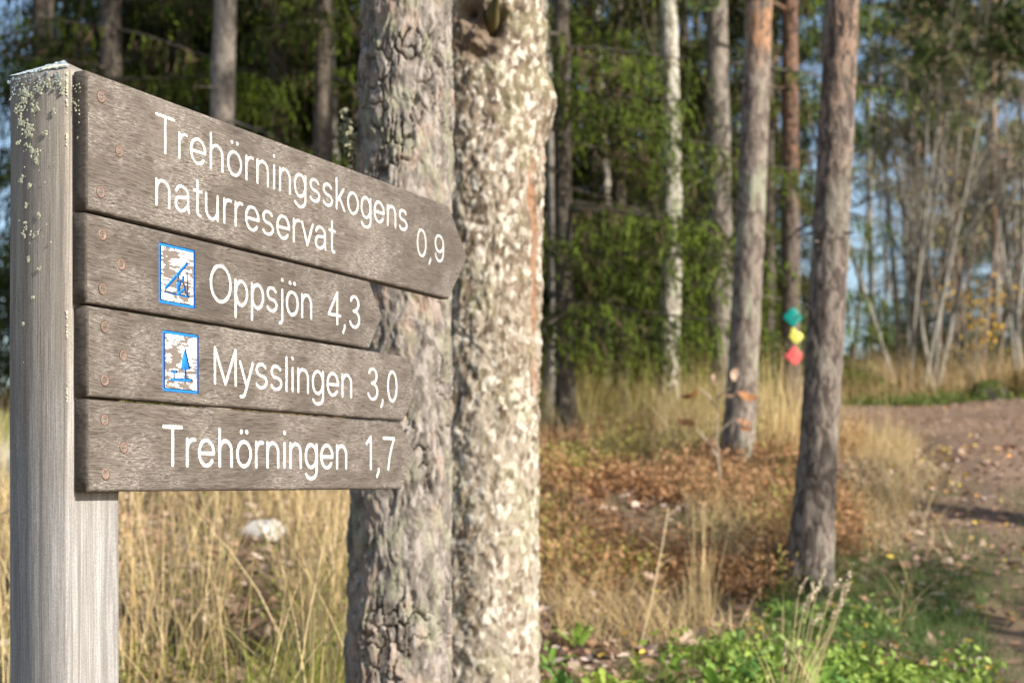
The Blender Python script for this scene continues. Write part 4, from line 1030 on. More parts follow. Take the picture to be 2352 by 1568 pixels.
single_trunk('alder_tree', 'slender bent grey trunk along the edge of the lichen-crusted trunk', 1262, 10.6, 1250, 9, .042, 504, 'bark_grey', .05, 10, zt0=4)
bare_thing('alder_shrub', 'clump of pale grey leaning stems on the bank beyond the path', 2112, 15.2, 'bark_grey', H=4.3, stems=11, r0=.030, seed=601, levels=3, twig=.8, base_r=.17, curve=.05,
           fan=[-.30, -.13, -.06, .0, .04, .09, .14, .20, .08, -.03, .27])
bare_thing('alder_shrub', 'pale forked bare stems where the path leaves the picture', 2345, 15.5, 'bark_grey', H=4.0, stems=6, r0=.032, seed=602, levels=3, twig=.8, base_r=.14, curve=.06, fan=[-.16, -.06, .02, .07, .14, -.1])
bare_thing('alder_shrub', 'thin pale stem leaning over the far bank left of the stem clump', 1962, 16.5, 'bark_grey', H=3.4, stems=2, r0=.028, seed=603, levels=3, twig=.6, base_r=.08, fan=[.28, .1])
bt = [(2160, 23, 7.0, 4, 612, 'bare brown tree of many fine twigs behind the pale stem clump'),
      (2245, 19, 6.0, 3, 613, 'bare twiggy tree standing over the yellow-leaved shrub'), (2330, 22, 7.0, 4, 614, 'bare brown tree behind the pale forked stems'),
      (2110, 30, 7.5, 5, 615, 'far bare tree between the distant pines'), (2265, 27, 7.5, 5, 616, 'far bare tree right behind the thin straight pine'),
      (2390, 18, 6.0, 4, 617, 'bare tree at the far bend of the path'), (2190, 17.2, 4.5, 4, 619, 'low bare twiggy sapling next to the yellow-leaved shrub')]
for (px, Y, H, st, seed, label) in bt:
    e, tips = bare_thing('bare_tree', label, px, Y, 'bark_twiggy', H=H, stems=max(2, st - 1), r0=.026, seed=seed, spread=.34, levels=4, twig=1.0, base_r=.3)
    r_ = np.random.default_rng(seed); n = 900; tp = np.array(tips); c = tp[r_.integers(0, len(tp), n)] + r_.normal(0, .10, (n, 3))
    f = unit(r_.normal(0, 1, (n, 3))) * .030; s_ = unit(np.cross(f, r_.normal(0, 1, (n, 3)))) * .018; v, q = diamonds(c, f, s_); mb = MB()
    mb.add(v, q, np.repeat(lerp((.22, .16, .07), (.42, .38, .15), r_.random(n)), 4, 0)); link_mesh('foliage', mb.mesh('foliage', M['leaf']), e)

# ------------------------------------------------------------------ undergrowth helpers
def leaf_cloud(name, label, cat, loc, n, ext, size, ca, cb, seed, mat='leaf', dome=True, stems=None, group=None):
    rs = np.random.default_rng(seed); e = empty(name, loc); tag(e, label, cat, group); mb = MB()
    d = unit(rs.normal(0, 1, (n, 3))); r = rs.uniform(.25, 1, (n, 1)) ** .5
    c = d * r * np.array(ext)
    if dome: c[:, 2] = np.abs(c[:, 2])
    f = unit(rs.normal(0, 1, (n, 3)) + np.array([0, 0, .3])) * size * rs.uniform(.6, 1.3, (n, 1)); s = unit(np.cross(f, rs.normal(0, 1, (n, 3)))) * size * .5
    v, q = diamonds(c, f, s); mb.add(v, q, np.repeat(lerp(ca, cb, rs.random(n)), 4, 0))
    link_mesh('foliage', mb.mesh('foliage', M[mat]), e)
    sm = MB()
    for k in range(stems or 8):
        t = c[rs.integers(0, n)]; p = np.linspace([rs.normal(0, .05), rs.normal(0, .05), -.05], t, 5) + rs.normal(0, .01, (5, 3))
        v, q = tube(p, np.linspace(.006, .002, 5), 4); sm.add(v, q, (.12, .09, .06))
    link_mesh('stem', sm.mesh('stem', M['bark_twig'], True), e); return e
def blades(pos, height, width, lean, rs, ca, cb, seg=4, curl=.5, mixv=None, tipc=None):
    """bent tapering grass blades; one (or per-blade) height, width and lean."""
    n = len(pos); h = np.broadcast_to(height, (n,)); w = np.broadcast_to(width, (n,)); ln = np.broadcast_to(lean, (n,))
    a = rs.uniform(0, 6.283, n); t = np.linspace(0, 1, seg + 1)
    dirv = np.stack([np.cos(a), np.sin(a), np.zeros(n)], 1)
    out = ln[:, None] * h[:, None] * (t[None] * (1 - curl) + curl * t[None] ** 2.2)
    zz = h[:, None] * (t[None] - .25 * ln[:, None] * t[None] ** 2)
    c = pos[:, None] + dirv[:, None] * out[..., None]; c[..., 2] += zz
    fa = rs.uniform(0, 6.283, n); side = np.stack([np.cos(fa), np.sin(fa), np.zeros(n)], 1)
    ww = w[:, None] * (1 - .9 * t[None] ** 1.5) * .5
    V = np.stack([c - side[:, None] * ww[..., None], c + side[:, None] * ww[..., None]], 2)    # n, seg+1, 2, 3
    base = np.arange(n)[:, None] * (seg + 1) * 2 + np.arange(seg)[None] * 2
    q = np.stack([base, base + 1, base + 3, base + 2], -1).reshape(-1, 4)
    m = rs.random(n) if mixv is None else mixv
    col = np.repeat(lerp(ca, cb, m), (seg + 1) * 2, 0)
    return V.reshape(-1, 3), q, col
def scatter(n, x0, x1, y0, y1, rs, dens=None):
    """n points (in picture columns px, depth Y) that stand in front of the camera, thinned by a density function."""
    px = rs.uniform(x0, x1, n); Y = np.sqrt(rs.uniform(y0 ** 2, y1 ** 2, n)); X = (px - CX) / F * Y
    k = np.ones(n, bool)
    if dens is not None: k = rs.random(n) < dens(X, Y)
    X, Y = X[k], Y[k]; return np.stack([X, Y, ground_h(X, Y) - .01], 1)
def clumpy(sc, lo, hi, seed): return lambda X, Y: sstep(lo, hi, fbm(X * sc + 31, Y * sc + 7, seed, 3))
rs = np.random.default_rng(77)
off_path = lambda X, Y: 1 - on_path(X, Y)
# tall dry grass below and behind the sign
TAN_A, TAN_B = np.array((.52, .37, .16)), np.array((.80, .65, .38))
mb = MB()
gap = lambda X, Y: 1 - .93 * sstep(75, 45, np.abs(X / Y * F + CX - 600)) * (Y < 6.6) * (Y > 4.4)
p = scatter(3700, -120, 860, 3.7, 7.5, rs, lambda X, Y: (clumpy(2.6, .40, .60, 3)(X, Y) * .85 + .03) * gap(X, Y))
mb.add(*blades(p, rs.uniform(.35, .85, len(p)), rs.uniform(.0022, .0055, len(p)), rs.uniform(.05, .75, len(p)), rs, TAN_A, TAN_B, 5))
p = scatter(2800, -120, 900, 3.7, 11, rs, lambda X, Y: clumpy(1.9, .42, .6, 4)(X, Y) * gap(X, Y))
mb.add(*blades(p, rs.uniform(.12, .40, len(p)), rs.uniform(.003, .006, len(p)), rs.uniform(.2, 1.0, len(p)), rs, np.array((.38, .28, .11)), np.array((.64, .50, .24)), 4))
tag(link_mesh('dry_grass', mb.mesh('dry_grass', M['grass'])), 'tall straw-coloured grass under and behind the sign', 'grass', kind='stuff')
# dry grass between the trunks and along the path edge
mb = MB()
zone = lambda X, Y: np.maximum(sstep(140, 60, np.abs(X / Y * F + CX - 1810)), sstep(110, 50, np.abs(X / Y * F + CX - 1590)) * (Y > 8.2)) + .14
p = scatter(9000, 1230, 2080, 8.1, 11.2, rs, lambda X, Y: off_path(X, Y) * clumpy(1.3, .34, .54, 14)(X, Y) * zone(X, Y))
mb.add(*blades(p, rs.uniform(.15, .55, len(p)), rs.uniform(.003, .006, len(p)), rs.uniform(.1, .7, len(p)), rs, np.array((.40, .29, .13)), np.array((.66, .53, .31)), 4))
p = scatter(6000, 1880, 2360, 6.2, 10.4, rs, lambda X, Y: off_path(X, Y) * .8)
mb.add(*blades(p, rs.uniform(.06, .20, len(p)), rs.uniform(.003, .006, len(p)), rs.uniform(.4, 1.3, len(p)), rs, np.array((.43, .33, .18)), np.array((.66, .54, .34)), 4))
p = scatter(12500, 1240, 2100, 5.0, 8.8, rs, lambda X, Y: off_path(X, Y) * clumpy(1.8, .40, .62, 15)(X, Y))
mb.add(*blades(p, rs.uniform(.06, .30, len(p)), rs.uniform(.0025, .005, len(p)), rs.uniform(.3, 1.2, len(p)), rs, np.array((.40, .29, .13)), np.array((.66, .52, .29)), 4))
p = scatter(2600, 1250, 1800, 9.0, 13, rs, clumpy(1.3, .4, .6, 16))
mb.add(*blades(p, rs.uniform(.25, .7, len(p)), rs.uniform(.003, .007, len(p)), rs.uniform(.1, .6, len(p)), rs, np.array((.24, .20, .06)), np.array((.42, .35, .12)), 4))
p = scatter(5000, 1920, 2400, 14.3, 19, rs, lambda X, Y: off_path(X, Y) * clumpy(.8, .38, .6, 18)(X, Y))
mb.add(*blades(p, rs.uniform(.15, .7, len(p)), rs.uniform(.006, .011, len(p)), rs.uniform(.1, .7, len(p)), rs, np.array((.36, .24, .11)), np.array((.60, .45, .25)), 3))
tag(link_mesh('dry_grass', mb.mesh('dry_grass', M['grass'])), 'straw-coloured dry grass between the trunks and along the path edge', 'grass', kind='stuff')
# low reddish bilberry and heather sprigs
mb = MB(); mb2 = MB()
def sprigs(mb, p, hmin, hmax, per, size, ca, cb):
    n = len(p); h = rs.uniform(hmin, hmax, n); a = rs.uniform(0, 6.283, n); ln = rs.uniform(0, .5, n)
    d = np.stack([np.cos(a) * ln, np.sin(a) * ln, np.ones(n)], 1); t = rs.uniform(.2, 1, (n, per))
    c = p[:, None] + d[:, None] * (h[:, None] * t)[..., None] + rs.normal(0, .02, (n, per, 3))
    f = unit(rs.normal(0, 1, (n, per, 3)) + np.array([0, 0, .4])) * size; s = unit(np.cross(f, rs.normal(0, 1, (n, per, 3)))) * size * .5
    v, q = diamonds(c.reshape(-1, 3), f.reshape(-1, 3), s.reshape(-1, 3)); mb.add(v, q, np.repeat(lerp(ca, cb, rs.random(n * per)), 4, 0))
p = scatter(8000, 1230, 1980, 5.7, 9.8, rs, lambda X, Y: off_path(X, Y) * clumpy(1.5, .36, .62, 24)(X, Y))
sprigs(mb, p, .06, .20, 8, .015, (.24, .125, .055), (.52, .30, .15))
p = scatter(4500, 1230, 1900, 5.8, 10.5, rs, lambda X, Y: off_path(X, Y) * clumpy(1.2, .42, .56, 25)(X, Y))
sprigs(mb, p, .06, .22, 8, .015, (.17, .17, .035), (.42, .35, .10))
p = scatter(2600, -100, 900, 5.2, 12, rs, clumpy(1.1, .42, .6, 26)); sprigs(mb, p, .05, .22, 6, .014, (.22, .11, .05), (.42, .24, .12))
p = scatter(1600, -100, 900, 4.0, 12, rs, clumpy(1.3, .45, .6, 27)); sprigs(mb, p, .04, .18, 6, .013, (.10, .13, .02), (.27, .29, .06))
tag(link_mesh('bilberry_scrub', mb.mesh('bilberry_scrub', M['leaf'])), 'low rust-red and olive bilberry sprigs covering the wood floor', 'scrub', kind='stuff')
p = scatter(7000, 1900, 2420, 14.2, 17.5, rs, lambda X, Y: off_path(X, Y) * clumpy(.9, .40, .60, 28)(X, Y))
sprigs(mb2, p, .05, .34, 9, .024, (.10, .085, .025), (.32, .23, .08))
p = scatter(1100, 1900, 2420, 13.7, 15.6, rs, lambda X, Y: off_path(X, Y) * clumpy(1.2, .42, .55, 29)(X, Y))
sprigs(mb2, p, .03, .14, 7, .022, (.06, .10, .02), (.20, .25, .05))
p = scatter(3000, 1250, 1850, 11, 15, rs, clumpy(1, .4, .55, 30)); sprigs(mb2, p, .1, .6, 8, .02, (.05, .06, .012), (.20, .19, .04))
tag(link_mesh('bank_scrub', mb2.mesh('bank_scrub', M['leaf'])), 'olive-brown scrub covering the bank on the far side of the path', 'scrub', kind='stuff')
# green grass in the shade by the path
mb = MB()
def green_zone(X, Y): return sstep(1.5, .6, np.hypot((X - 1.40) / .50, (Y - 5.5) / .75)) * off_path(X, Y) + .30 * sstep(.5, .62, fbm(X * 1.9, Y * 1.9, 33, 3)) * (Y < 8)
p = scatter(30000, 1750, 2380, 4.2, 8.5, rs, green_zone)
mb.add(*blades(p, rs.uniform(.03, .12, len(p)), rs.uniform(.002, .004, len(p)), rs.uniform(.2, 1.0, len(p)), rs, np.array((.055, .115, .028)), np.array((.16, .235, .07)), 3))
p = scatter(9000, 1240, 2000, 4.1, 6.0, rs, lambda X, Y: clumpy(2.2, .5, .66, 34)(X, Y))
mb.add(*blades(p, rs.uniform(.03, .10, len(p)), rs.uniform(.002, .004, len(p)), rs.uniform(.2, 1.0, len(p)), rs, np.array((.10, .15, .03)), np.array((.27, .29, .08)), 3))
p = scatter(2600, -100, 860, 3.8, 6.0, rs, clumpy(2.0, .48, .62, 35))
mb.add(*blades(p, rs.uniform(.05, .25, len(p)), rs.uniform(.003, .005, len(p)), rs.uniform(.2, 1.0, len(p)), rs, np.array((.16, .19, .035)), np.array((.36, .35, .09)), 4))
p = scatter(1800, 1900, 2400, 13.4, 15.2, rs, lambda X, Y: off_path(X, Y) * clumpy(1.2, .45, .6, 36)(X, Y))
mb.add(*blades(p, rs.uniform(.05, .16, len(p)), rs.uniform(.006, .01, len(p)), rs.uniform(.2, 1.0, len(p)), rs, np.array((.08, .13, .03)), np.array((.2, .26, .07)), 3))
tag(link_mesh('green_grass', mb.mesh('green_grass', M['grass'])), 'short green grass along the edge of the path', 'grass', kind='stuff')
# fallen leaves
def litter(p, smin, smax, pal, rs):
    n = len(p); s = rs.uniform(smin, smax, n); a = rs.uniform(0, 6.283, n)
    nrm = unit(np.array([0, 0, 1.]) + rs.normal(0, .42, (n, 3))); t = np.stack([np.cos(a), np.sin(a), np.zeros(n)], 1); t = unit(t - nrm * (t * nrm).sum(1, keepdims=True)); b = np.cross(nrm, t)
    cup = rs.uniform(-.1, .35, n)
    prof = [(-1, 0, .25), (-.45, .48, .9), (.15, .60, 1), (.65, .34, .9), (1.05, 0, .4), (.65, -.34, .9), (.15, -.60, 1), (-.45, -.48, .9)]
    V = np.stack([p + t * (x * s)[:, None] + b * (y * s)[:, None] + nrm * (cup * s * k)[:, None] for x, y, k in prof] + [p + nrm * 0], 1)
    base = np.arange(n)[:, None] * 9
    q = np.concatenate([base + np.array([[8, 0, 1, 2]]), base + np.array([[8, 2, 3, 4]]), base + np.array([[8, 4, 5, 6]]), base + np.array([[8, 6, 7, 0]])])
    pal = np.array(pal); c = pal[rs.integers(0, len(pal), n)] * rs.uniform(.75, 1.2, (n, 1))
    return V.reshape(-1, 3), q, np.repeat(c, 9, 0)
PAL = [(.36, .225, .165), (.43, .30, .23), (.28, .165, .11), (.50, .375, .30), (.22, .135, .095), (.40, .245, .15), (.54, .43, .36), (.33, .215, .165)]
mb = MB()
p = scatter(9500, 1235, 2380, 4.0, 9.0, rs, lambda X, Y: (.25 + .75 * clumpy(1.5, .35, .6, 44)(X, Y)) * (1 - .7 * on_path(X, Y))); p[:, 2] += rs.uniform(.012, .04, len(p)); mb.add(*litter(p, .012, .036, PAL, rs))
p = scatter(5000, 1900, 2400, 6, 15, rs, lambda X, Y: on_path(X, Y)); p[:, 2] += .025; mb.add(*litter(p, .006, .018, PAL + [(.45, .28, .08)], rs))
p = scatter(5200, -100, 870, 3.7, 9.0, rs, None); p[:, 2] += rs.uniform(.012, .05, len(p)); mb.add(*litter(p, .012, .038, PAL, rs))
p = scatter(500, 1240, 2380, 4.0, 9.0, rs, None); p[:, 2] += .04; mb.add(*litter(p, .010, .022, [(.60, .44, .08), (.55, .36, .07), (.50, .25, .08)], rs))
tag(link_mesh('leaf_litter', mb.mesh('leaf_litter', M['litter'])), 'brown fallen leaves strewn over the wood floor and path', 'leaf litter', kind='stuff')

# ------------------------------------------------------------------ single leaves, plants, tufts
def lobed_leaf(L, W, lobes, deep, curl, seed, stalk=.12):
    """oak-like leaf: outline lobes about a midrib, cupped; lies along +x, normal +z."""
    rs_ = np.random.default_rng(seed); n = 22; t = np.linspace(0, 1, n)
    env = np.sin(np.clip(t, 0, 1) ** .85 * math.pi) ** .7 * (.65 + .5 * t)
    w = W * env * (1 - deep * (.5 + .5 * np.cos(t * lobes * 2 * math.pi))) * .62 + .0015
    zmid = curl * L * (t - .5) ** 2 * 1.6; ze = curl * L * .18 + rs_.normal(0, .006, n)
    v = []
    for k in range(n):
        x = L * t[k]; v += [(x, -w[k], zmid[k] + ze[k] * w[k] / W * 2), (x, 0, zmid[k]), (x, w[k], zmid[k] + ze[k] * w[k] / W * 2)]
    q = []
    for k in range(n - 1):
        b = k * 3; q += [(b, b + 3, b + 4, b + 1), (b + 1, b + 4, b + 5, b + 2)]
    v = np.array(v); s0 = len(v)
    v = np.concatenate([v, [(-stalk * L * 2.2, -.0012, .004), (-stalk * L * 2.2, .0012, .004), (0, .0014, zmid[0]), (0, -.0014, zmid[0])]]); q.append((s0, s0 + 3, s0 + 2, s0 + 1))
    return v, np.array(q)
def leaf_me(name, col, **kw):
    v, q = lobed_leaf(**kw); return build_mesh(name, v, [q], M['leaf'], np.broadcast_to(col, (len(v), 3)))
oak = [leaf_me('leaf', c, L=.105, W=.062, lobes=4.5, deep=.45, curl=cu, seed=k) for k, (c, cu) in enumerate((((.46, .30, .20), .35), ((.36, .17, .07), .55), ((.50, .36, .26), .8), ((.40, .22, .12), .2)))]
fallen = [  # px, py, Y, size, kind, turn, label
    (1478, 1238, 6.35, 1.15, 0, 2.7, 'large orange-brown oak leaf caught upright among grass stems'),
    (1470, 1330, 5.75, 1.05, 2, .4, 'pale pinkish lobed leaf on the litter below the upright oak leaf'),
    (1420, 1478, 4.85, 1.0, 0, 2.0, 'curled tan leaf lying above the bright green plants'),
    (1585, 1052, 7.4, .95, 2, 1.6, 'pale beige leaf standing in dry grass left of the orange-topped pine'),
    (1905, 1312, 5.85, .55, 2, .3, 'small pale round leaf at the foot of the flared pine'),
    (1400, 1525, 4.55, 1.0, 3, 1.0, 'rust-brown leaf resting on the bright green plant'),
    (1330, 1395, 5.3, .95, 0, 2.5, 'brown leaf flat on the litter near the lichen-crusted trunk'),
    (1560, 1435, 5.0, 1.0, 2, .2, 'pale leaf lying beneath the young rosette leaves'),
    (2120, 1500, 4.75, 1.05, 3, .9, 'orange-brown leaf lying on green leaves at the edge of the path'),
    (1600, 1520, 4.6, .9, 0, 2.9, 'tan leaf beside the dry tuft with seed heads'),
]
for px, py, Y, s_, kd, rz, label in fallen:
    p = GP(px, Y); zt_ = PT(px, py, Y).z; z = max(p.z + .02, min(zt_, p.z + (.12 if 'upright' in label or 'standing' in label else .03)))
    o = link_mesh('fallen_leaf', oak[kd], None, (p.x, p.y, z)); o.scale = (s_,) * 3; o.rotation_euler = (R(random.uniform(20, 55)), R(random.uniform(-30, 30)), rz); tag(o, label, 'leaf')
# oak sapling with withered leaves
sap = empty('oak_sapling', GP(1655, 7.2)); tag(sap, 'small oak sapling holding a few withered brown leaves in dry grass', 'sapling')
def loc_(px, py, Y): return PT(px, py, Y) - sap.location
mb = MB(); st = [Vector((0, 0, -.03)), loc_(1652, 1090, 7.2), loc_(1645, 1000, 7.2), loc_(1648, 905, 7.2)]
v, q = tube([tuple(x) for x in st], [.010, .008, .006, .004], 6); mb.add(v, q, (.30, .25, .19))
for a, b in (((1645, 935), (1606, 890)), ((1646, 915), (1680, 890)), ((1646, 1000), (1690, 960)), ((1648, 1050), (1600, 985))):
    A_, B_ = loc_(*a, 7.2), loc_(*b, 7.17); v, q = tube([tuple(A_), tuple((A_ + B_) / 2 + Vector((0, 0, .01))), tuple(B_)], [.006, .005, .003], 5); mb.add(v, q, (.36, .31, .24))
link_mesh('stem', mb.mesh('stem', M['bark_twig'], True), sap)
for px, py, kd, s_, e3 in ((1610, 905, 1, 1.0, (.5, .3, 3.4)), (1638, 885, 2, .8, (1.0, -.6, 1.7)), (1690, 908, 1, 1.05, (.9, .2, .2)), (1676, 877, 2, .8, (1.2, -.9, .9)), (1655, 905, 0, .8, (.3, .2, .5)),
                          (1692, 965, 3, .8, (.7, .3, -.2)), (1596, 975, 3, .9, (.8, -.2, 2.9)), (1640, 1010, 0, .8, (.6, .6, 2.2)), (1700, 985, 1, .7, (.6, .2, -.6))):
    o = link_mesh('leaf', oak[kd], sap, loc_(px, py, 7.15)); o.scale = (s_,) * 3; o.rotation_euler = e3
# leafy green plants: every leaf its own part
def rosette_leaf(L, W, teeth, seed, arch):
    rs_ = np.random.default_rng(seed); n = 12; t = np.linspace(0, 1, n)
    w = W * np.sin(t ** .75 * math.pi * .93 + .12) * (1 - .35 * (np.arange(n) % 2) * teeth)
    x = L * t * (1 - .12 * t); z = arch * L * np.sin(t * 2.0) - .15 * L * t ** 3; v = []
    for k in range(n): v += [(x[k], -w[k], z[k] + .25 * w[k]), (x[k], 0, z[k]), (x[k], w[k], z[k] + .25 * w[k])]
    q = []
    for k in range(n - 1): b = k * 3; q += [(b, b + 3, b + 4, b + 1), (b + 1, b + 4, b + 5, b + 2)]
    return np.array(v), np.array(q)
GREENS = [(.17, .31, .045), (.25, .40, .07), (.12, .25, .06), (.33, .43, .08)]
rl = []
for k in range(8):
    v, q = rosette_leaf((.12, .15, .10, .13)[k % 4], (.011, .015, .013, .009)[k % 4], (.9, .3, 1.2)[k % 3], k, (.35, .55, .75, .45)[k % 4]); c = np.array(GREENS[k % 4])
    rl.append(build_mesh('leaf', v, [q], M['leaf'], np.broadcast_to(c, (len(v), 3))))
gc = MB()
p = scatter(2000, 1235, 2330, 4.05, 4.95, rs, lambda X, Y: clumpy(3.2, .43, .58, 61)(X, Y) * (1 - on_path(X, Y) * .6)); sprigs(gc, p, .02, .09, 7, .018, (.12, .21, .035), (.36, .47, .095))
p = scatter(500, 1700, 2100, 5.0, 6.0, rs, lambda X, Y: clumpy(2.4, .45, .6, 62)(X, Y)); sprigs(gc, p, .02, .08, 6, .017, (.09, .16, .03), (.22, .32, .08))
tag(link_mesh('ground_cover', gc.mesh('ground_cover', M['leaf'])), 'low bright green leafy ground cover along the bottom', 'ground cover', kind='stuff')
plants = [  # px, Y, scale, leaves, kind, label
    (1262, 4.75, 1.0, 8, 'strap-leaved bright green rosette against the lichen-crusted trunk'), (1330, 5.0, .9, 7, 'upright pale green rosette in litter near the lichen-crusted trunk'),
    (1290, 4.4, 1.1, 8, 'bright green rosette at the bottom beside the mossy stone'), (1375, 4.35, 1.25, 9, 'broad bright green plant holding the rust-brown leaf'),
    (1430, 4.5, 1.0, 7, 'green rosette just right of the broad bright plant'), (1500, 4.2, 1.0, 8, 'low green rosette at the bottom between broad plant and seed-head tuft'),
    (1565, 4.3, .9, 7, 'dark green rosette left of the seed-head tuft'), (1580, 5.05, 1.1, 6, 'young rosette of long green leaves in the middle of the litter'),
    (1625, 5.0, .9, 6, 'short-leaved rosette touching the young long-leaved one'), (1655, 4.4, 1.0, 8, 'green leafy plant just left of the dry stalks'),
    (1720, 4.55, 1.1, 8, 'pale green plant behind the dry stalks with seed heads'), (1760, 5.4, .9, 6, 'small green seedling near the foot of the flared pine'),
    (1800, 5.55, 1.0, 7, 'bluish green plant right under the flared pine'), (1900, 4.35, 1.2, 8, 'green leafy plant just right of the seed-head tuft'),
    (1960, 4.3, 1.2, 9, 'lobed bright green plant at the bottom near the path'), (2030, 4.45, 1.0, 7, 'green plant under the orange-brown leaf by the path'),
    (2105, 4.4, 1.1, 8, 'dark green plant at the bottom edge of the path'), (1540, 4.7, .8, 5, 'tiny green rosette between two tan leaves'),
    (1690, 5.0, .8, 6, 'yellow-green seedling above the dry stalks'), (1470, 4.75, .8, 5, 'single-shoot green plant beside the curled tan leaf'),
    (2190, 4.5, .9, 6, 'sparse green plant in the leaf litter of the path edge'), (1840, 4.25, 1.0, 7, 'deep green plant inside the dry stalks'), (1600, 4.18, 1.1, 8, 'bright green plant at the very bottom left of the dry stalks')]
for k, (px, Y, s_, nl, label) in enumerate(plants):
    e = empty('leafy_plant', GP(px, Y), random.uniform(0, 6)); e.scale = (s_ * 1.05,) * 3; tag(e, label, 'plant', 'green plants on the wood floor')
    for j in range(nl):
        o = link_mesh('leaf', rl[(k + (j % 2) * 4) % 8], e); o.rotation_euler = (random.uniform(-.25, .25), random.uniform(-.5, .1), j * 2.4 + random.uniform(-.3, .3)); o.scale = (random.uniform(.6, 1.15),) * 3
# dry tuft with seed heads
tu = empty('dry_grass_tuft', GP(1830, 4.3)); tag(tu, 'dry straw tuft with drooping seed heads at the bottom near the path', 'grass tuft')
def stalk_me(p0, p1, bend, r=.0021):
    t = np.linspace(0, 1, 8)[:, None]; p = np.array(p0) * (1 - t) + np.array(p1) * t + np.array(bend) * (t * (1 - t))
    mb = MB(); v, q = tube(p, np.linspace(r, r * .6, 8), 5); mb.add(v, q, (.62, .50, .31)); return mb.mesh('stalk', M['grass'], True)
def head_me(seed, L=.05):
    rs_ = np.random.default_rng(seed); n = 26; t = rs_.random(n); c = np.stack([rs_.normal(0, .0035, n), rs_.normal(0, .0035, n), t * L], 1)
    f = unit(np.array([0, 0, 1]) + rs_.normal(0, .5, (n, 3))) * .0075; s = unit(np.cross(f, rs_.normal(0, 1, (n, 3)))) * .0034
    mb = MB(); v, q = diamonds(c, f, s); mb.add(v, q, np.repeat(lerp((.56, .45, .31), (.76, .66, .50), rs_.random(n)), 4, 0)); return mb.mesh('seed_head', M['grass'])
for k, (px, py, bx) in enumerate(((1878, 1352, .03), (1832, 1372, -.02), (1858, 1385, .0), (1905, 1372, .05), (1928, 1395, .06), (1912, 1420, .05), (1800, 1520, -.02), (1843, 1400, .01), (1945, 1362, .08), (1868, 1432, .02), (1835, 1512, -.01))):
    tip = PT(px, py, 4.27 + .03 * math.sin(k * 2)) - tu.location; b0 = ((px - 1860) * .00045 - .02 + .012 * math.sin(k * 5), .02 * math.cos(k * 3), -.02)
    so = link_mesh('stalk', stalk_me(b0, tuple(tip), (-bx * .4, 0, .02)), tu)
    ho = link_mesh('seed_head', head_me(k, .066 if k < 9 else .036), so, tip); ho.rotation_euler = (.1, .35 + .3 * math.sin(k * 3), 0)
v, q, c = blades(np.random.default_rng(3).normal(0, .03, (26, 3)) * np.array([1, 1, 0]), np.random.default_rng(4).uniform(.12, .33, 26), .004, .5, np.random.default_rng(6), TAN_A, TAN_B, 5)
link_mesh('blades', build_mesh('blades', v, [q], M['grass'], c), tu)
# taller bundle of stalks further back
def bundle(name, label, px, Y, n, hmin, hmax, spread, ca, cb, seed, lean=.25, w=.0045, cat='grass tuft'):
    r_ = np.random.default_rng(seed); e = empty(name, GP(px, Y)); tag(e, label, cat)
    p = r_.normal(0, spread, (n, 3)) * np.array([1, 1, 0]); v, q, c = blades(p, r_.uniform(hmin, hmax, n), w, r_.uniform(.02, lean, n), r_, np.array(ca), np.array(cb), 6)
    link_mesh('blades', build_mesh('blades', v, [q], M['grass'], c), e)
bundle('dry_grass_tuft', 'tall upright bundle of dry stalks in the middle of the litter', 1622, 5.45, 26, .25, .55, .035, TAN_A, TAN_B, 31, .22)
bundle('dry_grass_tuft', 'bleached grass tuft between the orange-topped pine and the flared pine', 1800, 8.3, 170, .3, .75, .11, TAN_A, TAN_B, 32, .35, .006)
bundle('dry_grass_tuft', 'pale dry tuft leaning against the path side of the flared pine', 1950, 8.3, 110, .12, .38, .09, TAN_A, TAN_B, 33, .4, .006)
bundle('dry_grass_tuft', 'straw tuft behind the oak sapling', 1600, 9.0, 170, .3, .75, .13, (.32, .25, .09), (.52, .42, .2), 34, .35, .006)
bundle('green_grass_tuft', 'arching yellow-green tuft at the foot of the flaky pine below the sign', 715, 4.15, 260, .18, .42, .09, (.17, .20, .035), (.42, .42, .12), 35, 1.1, .005)
bundle('green_grass_tuft', 'small green tuft at the bottom between the post and the pine', 650, 3.9, 150, .12, .28, .07, (.13, .19, .03), (.33, .37, .09), 36, 1.0, .005)
# lone grey-green plant stem right of the lichen-crusted trunk
e = empty('dead_plant_stem', GP(1465, 5.05)); tag(e, 'single upright greyish plant stem in front of the rust-red scrub', 'plant')
p1 = PT(1535, 1165, 5.2) - e.location; link_mesh('stalk', stalk_me((0, 0, -.02), tuple(p1), (.03, 0, .0), .0042), e)
for k, t in enumerate((.55, .7, .93)):
    a = p1 * t; link_mesh('twig', stalk_me(tuple(a), tuple(a + Vector((.07 * (-1) ** k, .02, .05))), (0, 0, .01), .0018), e)

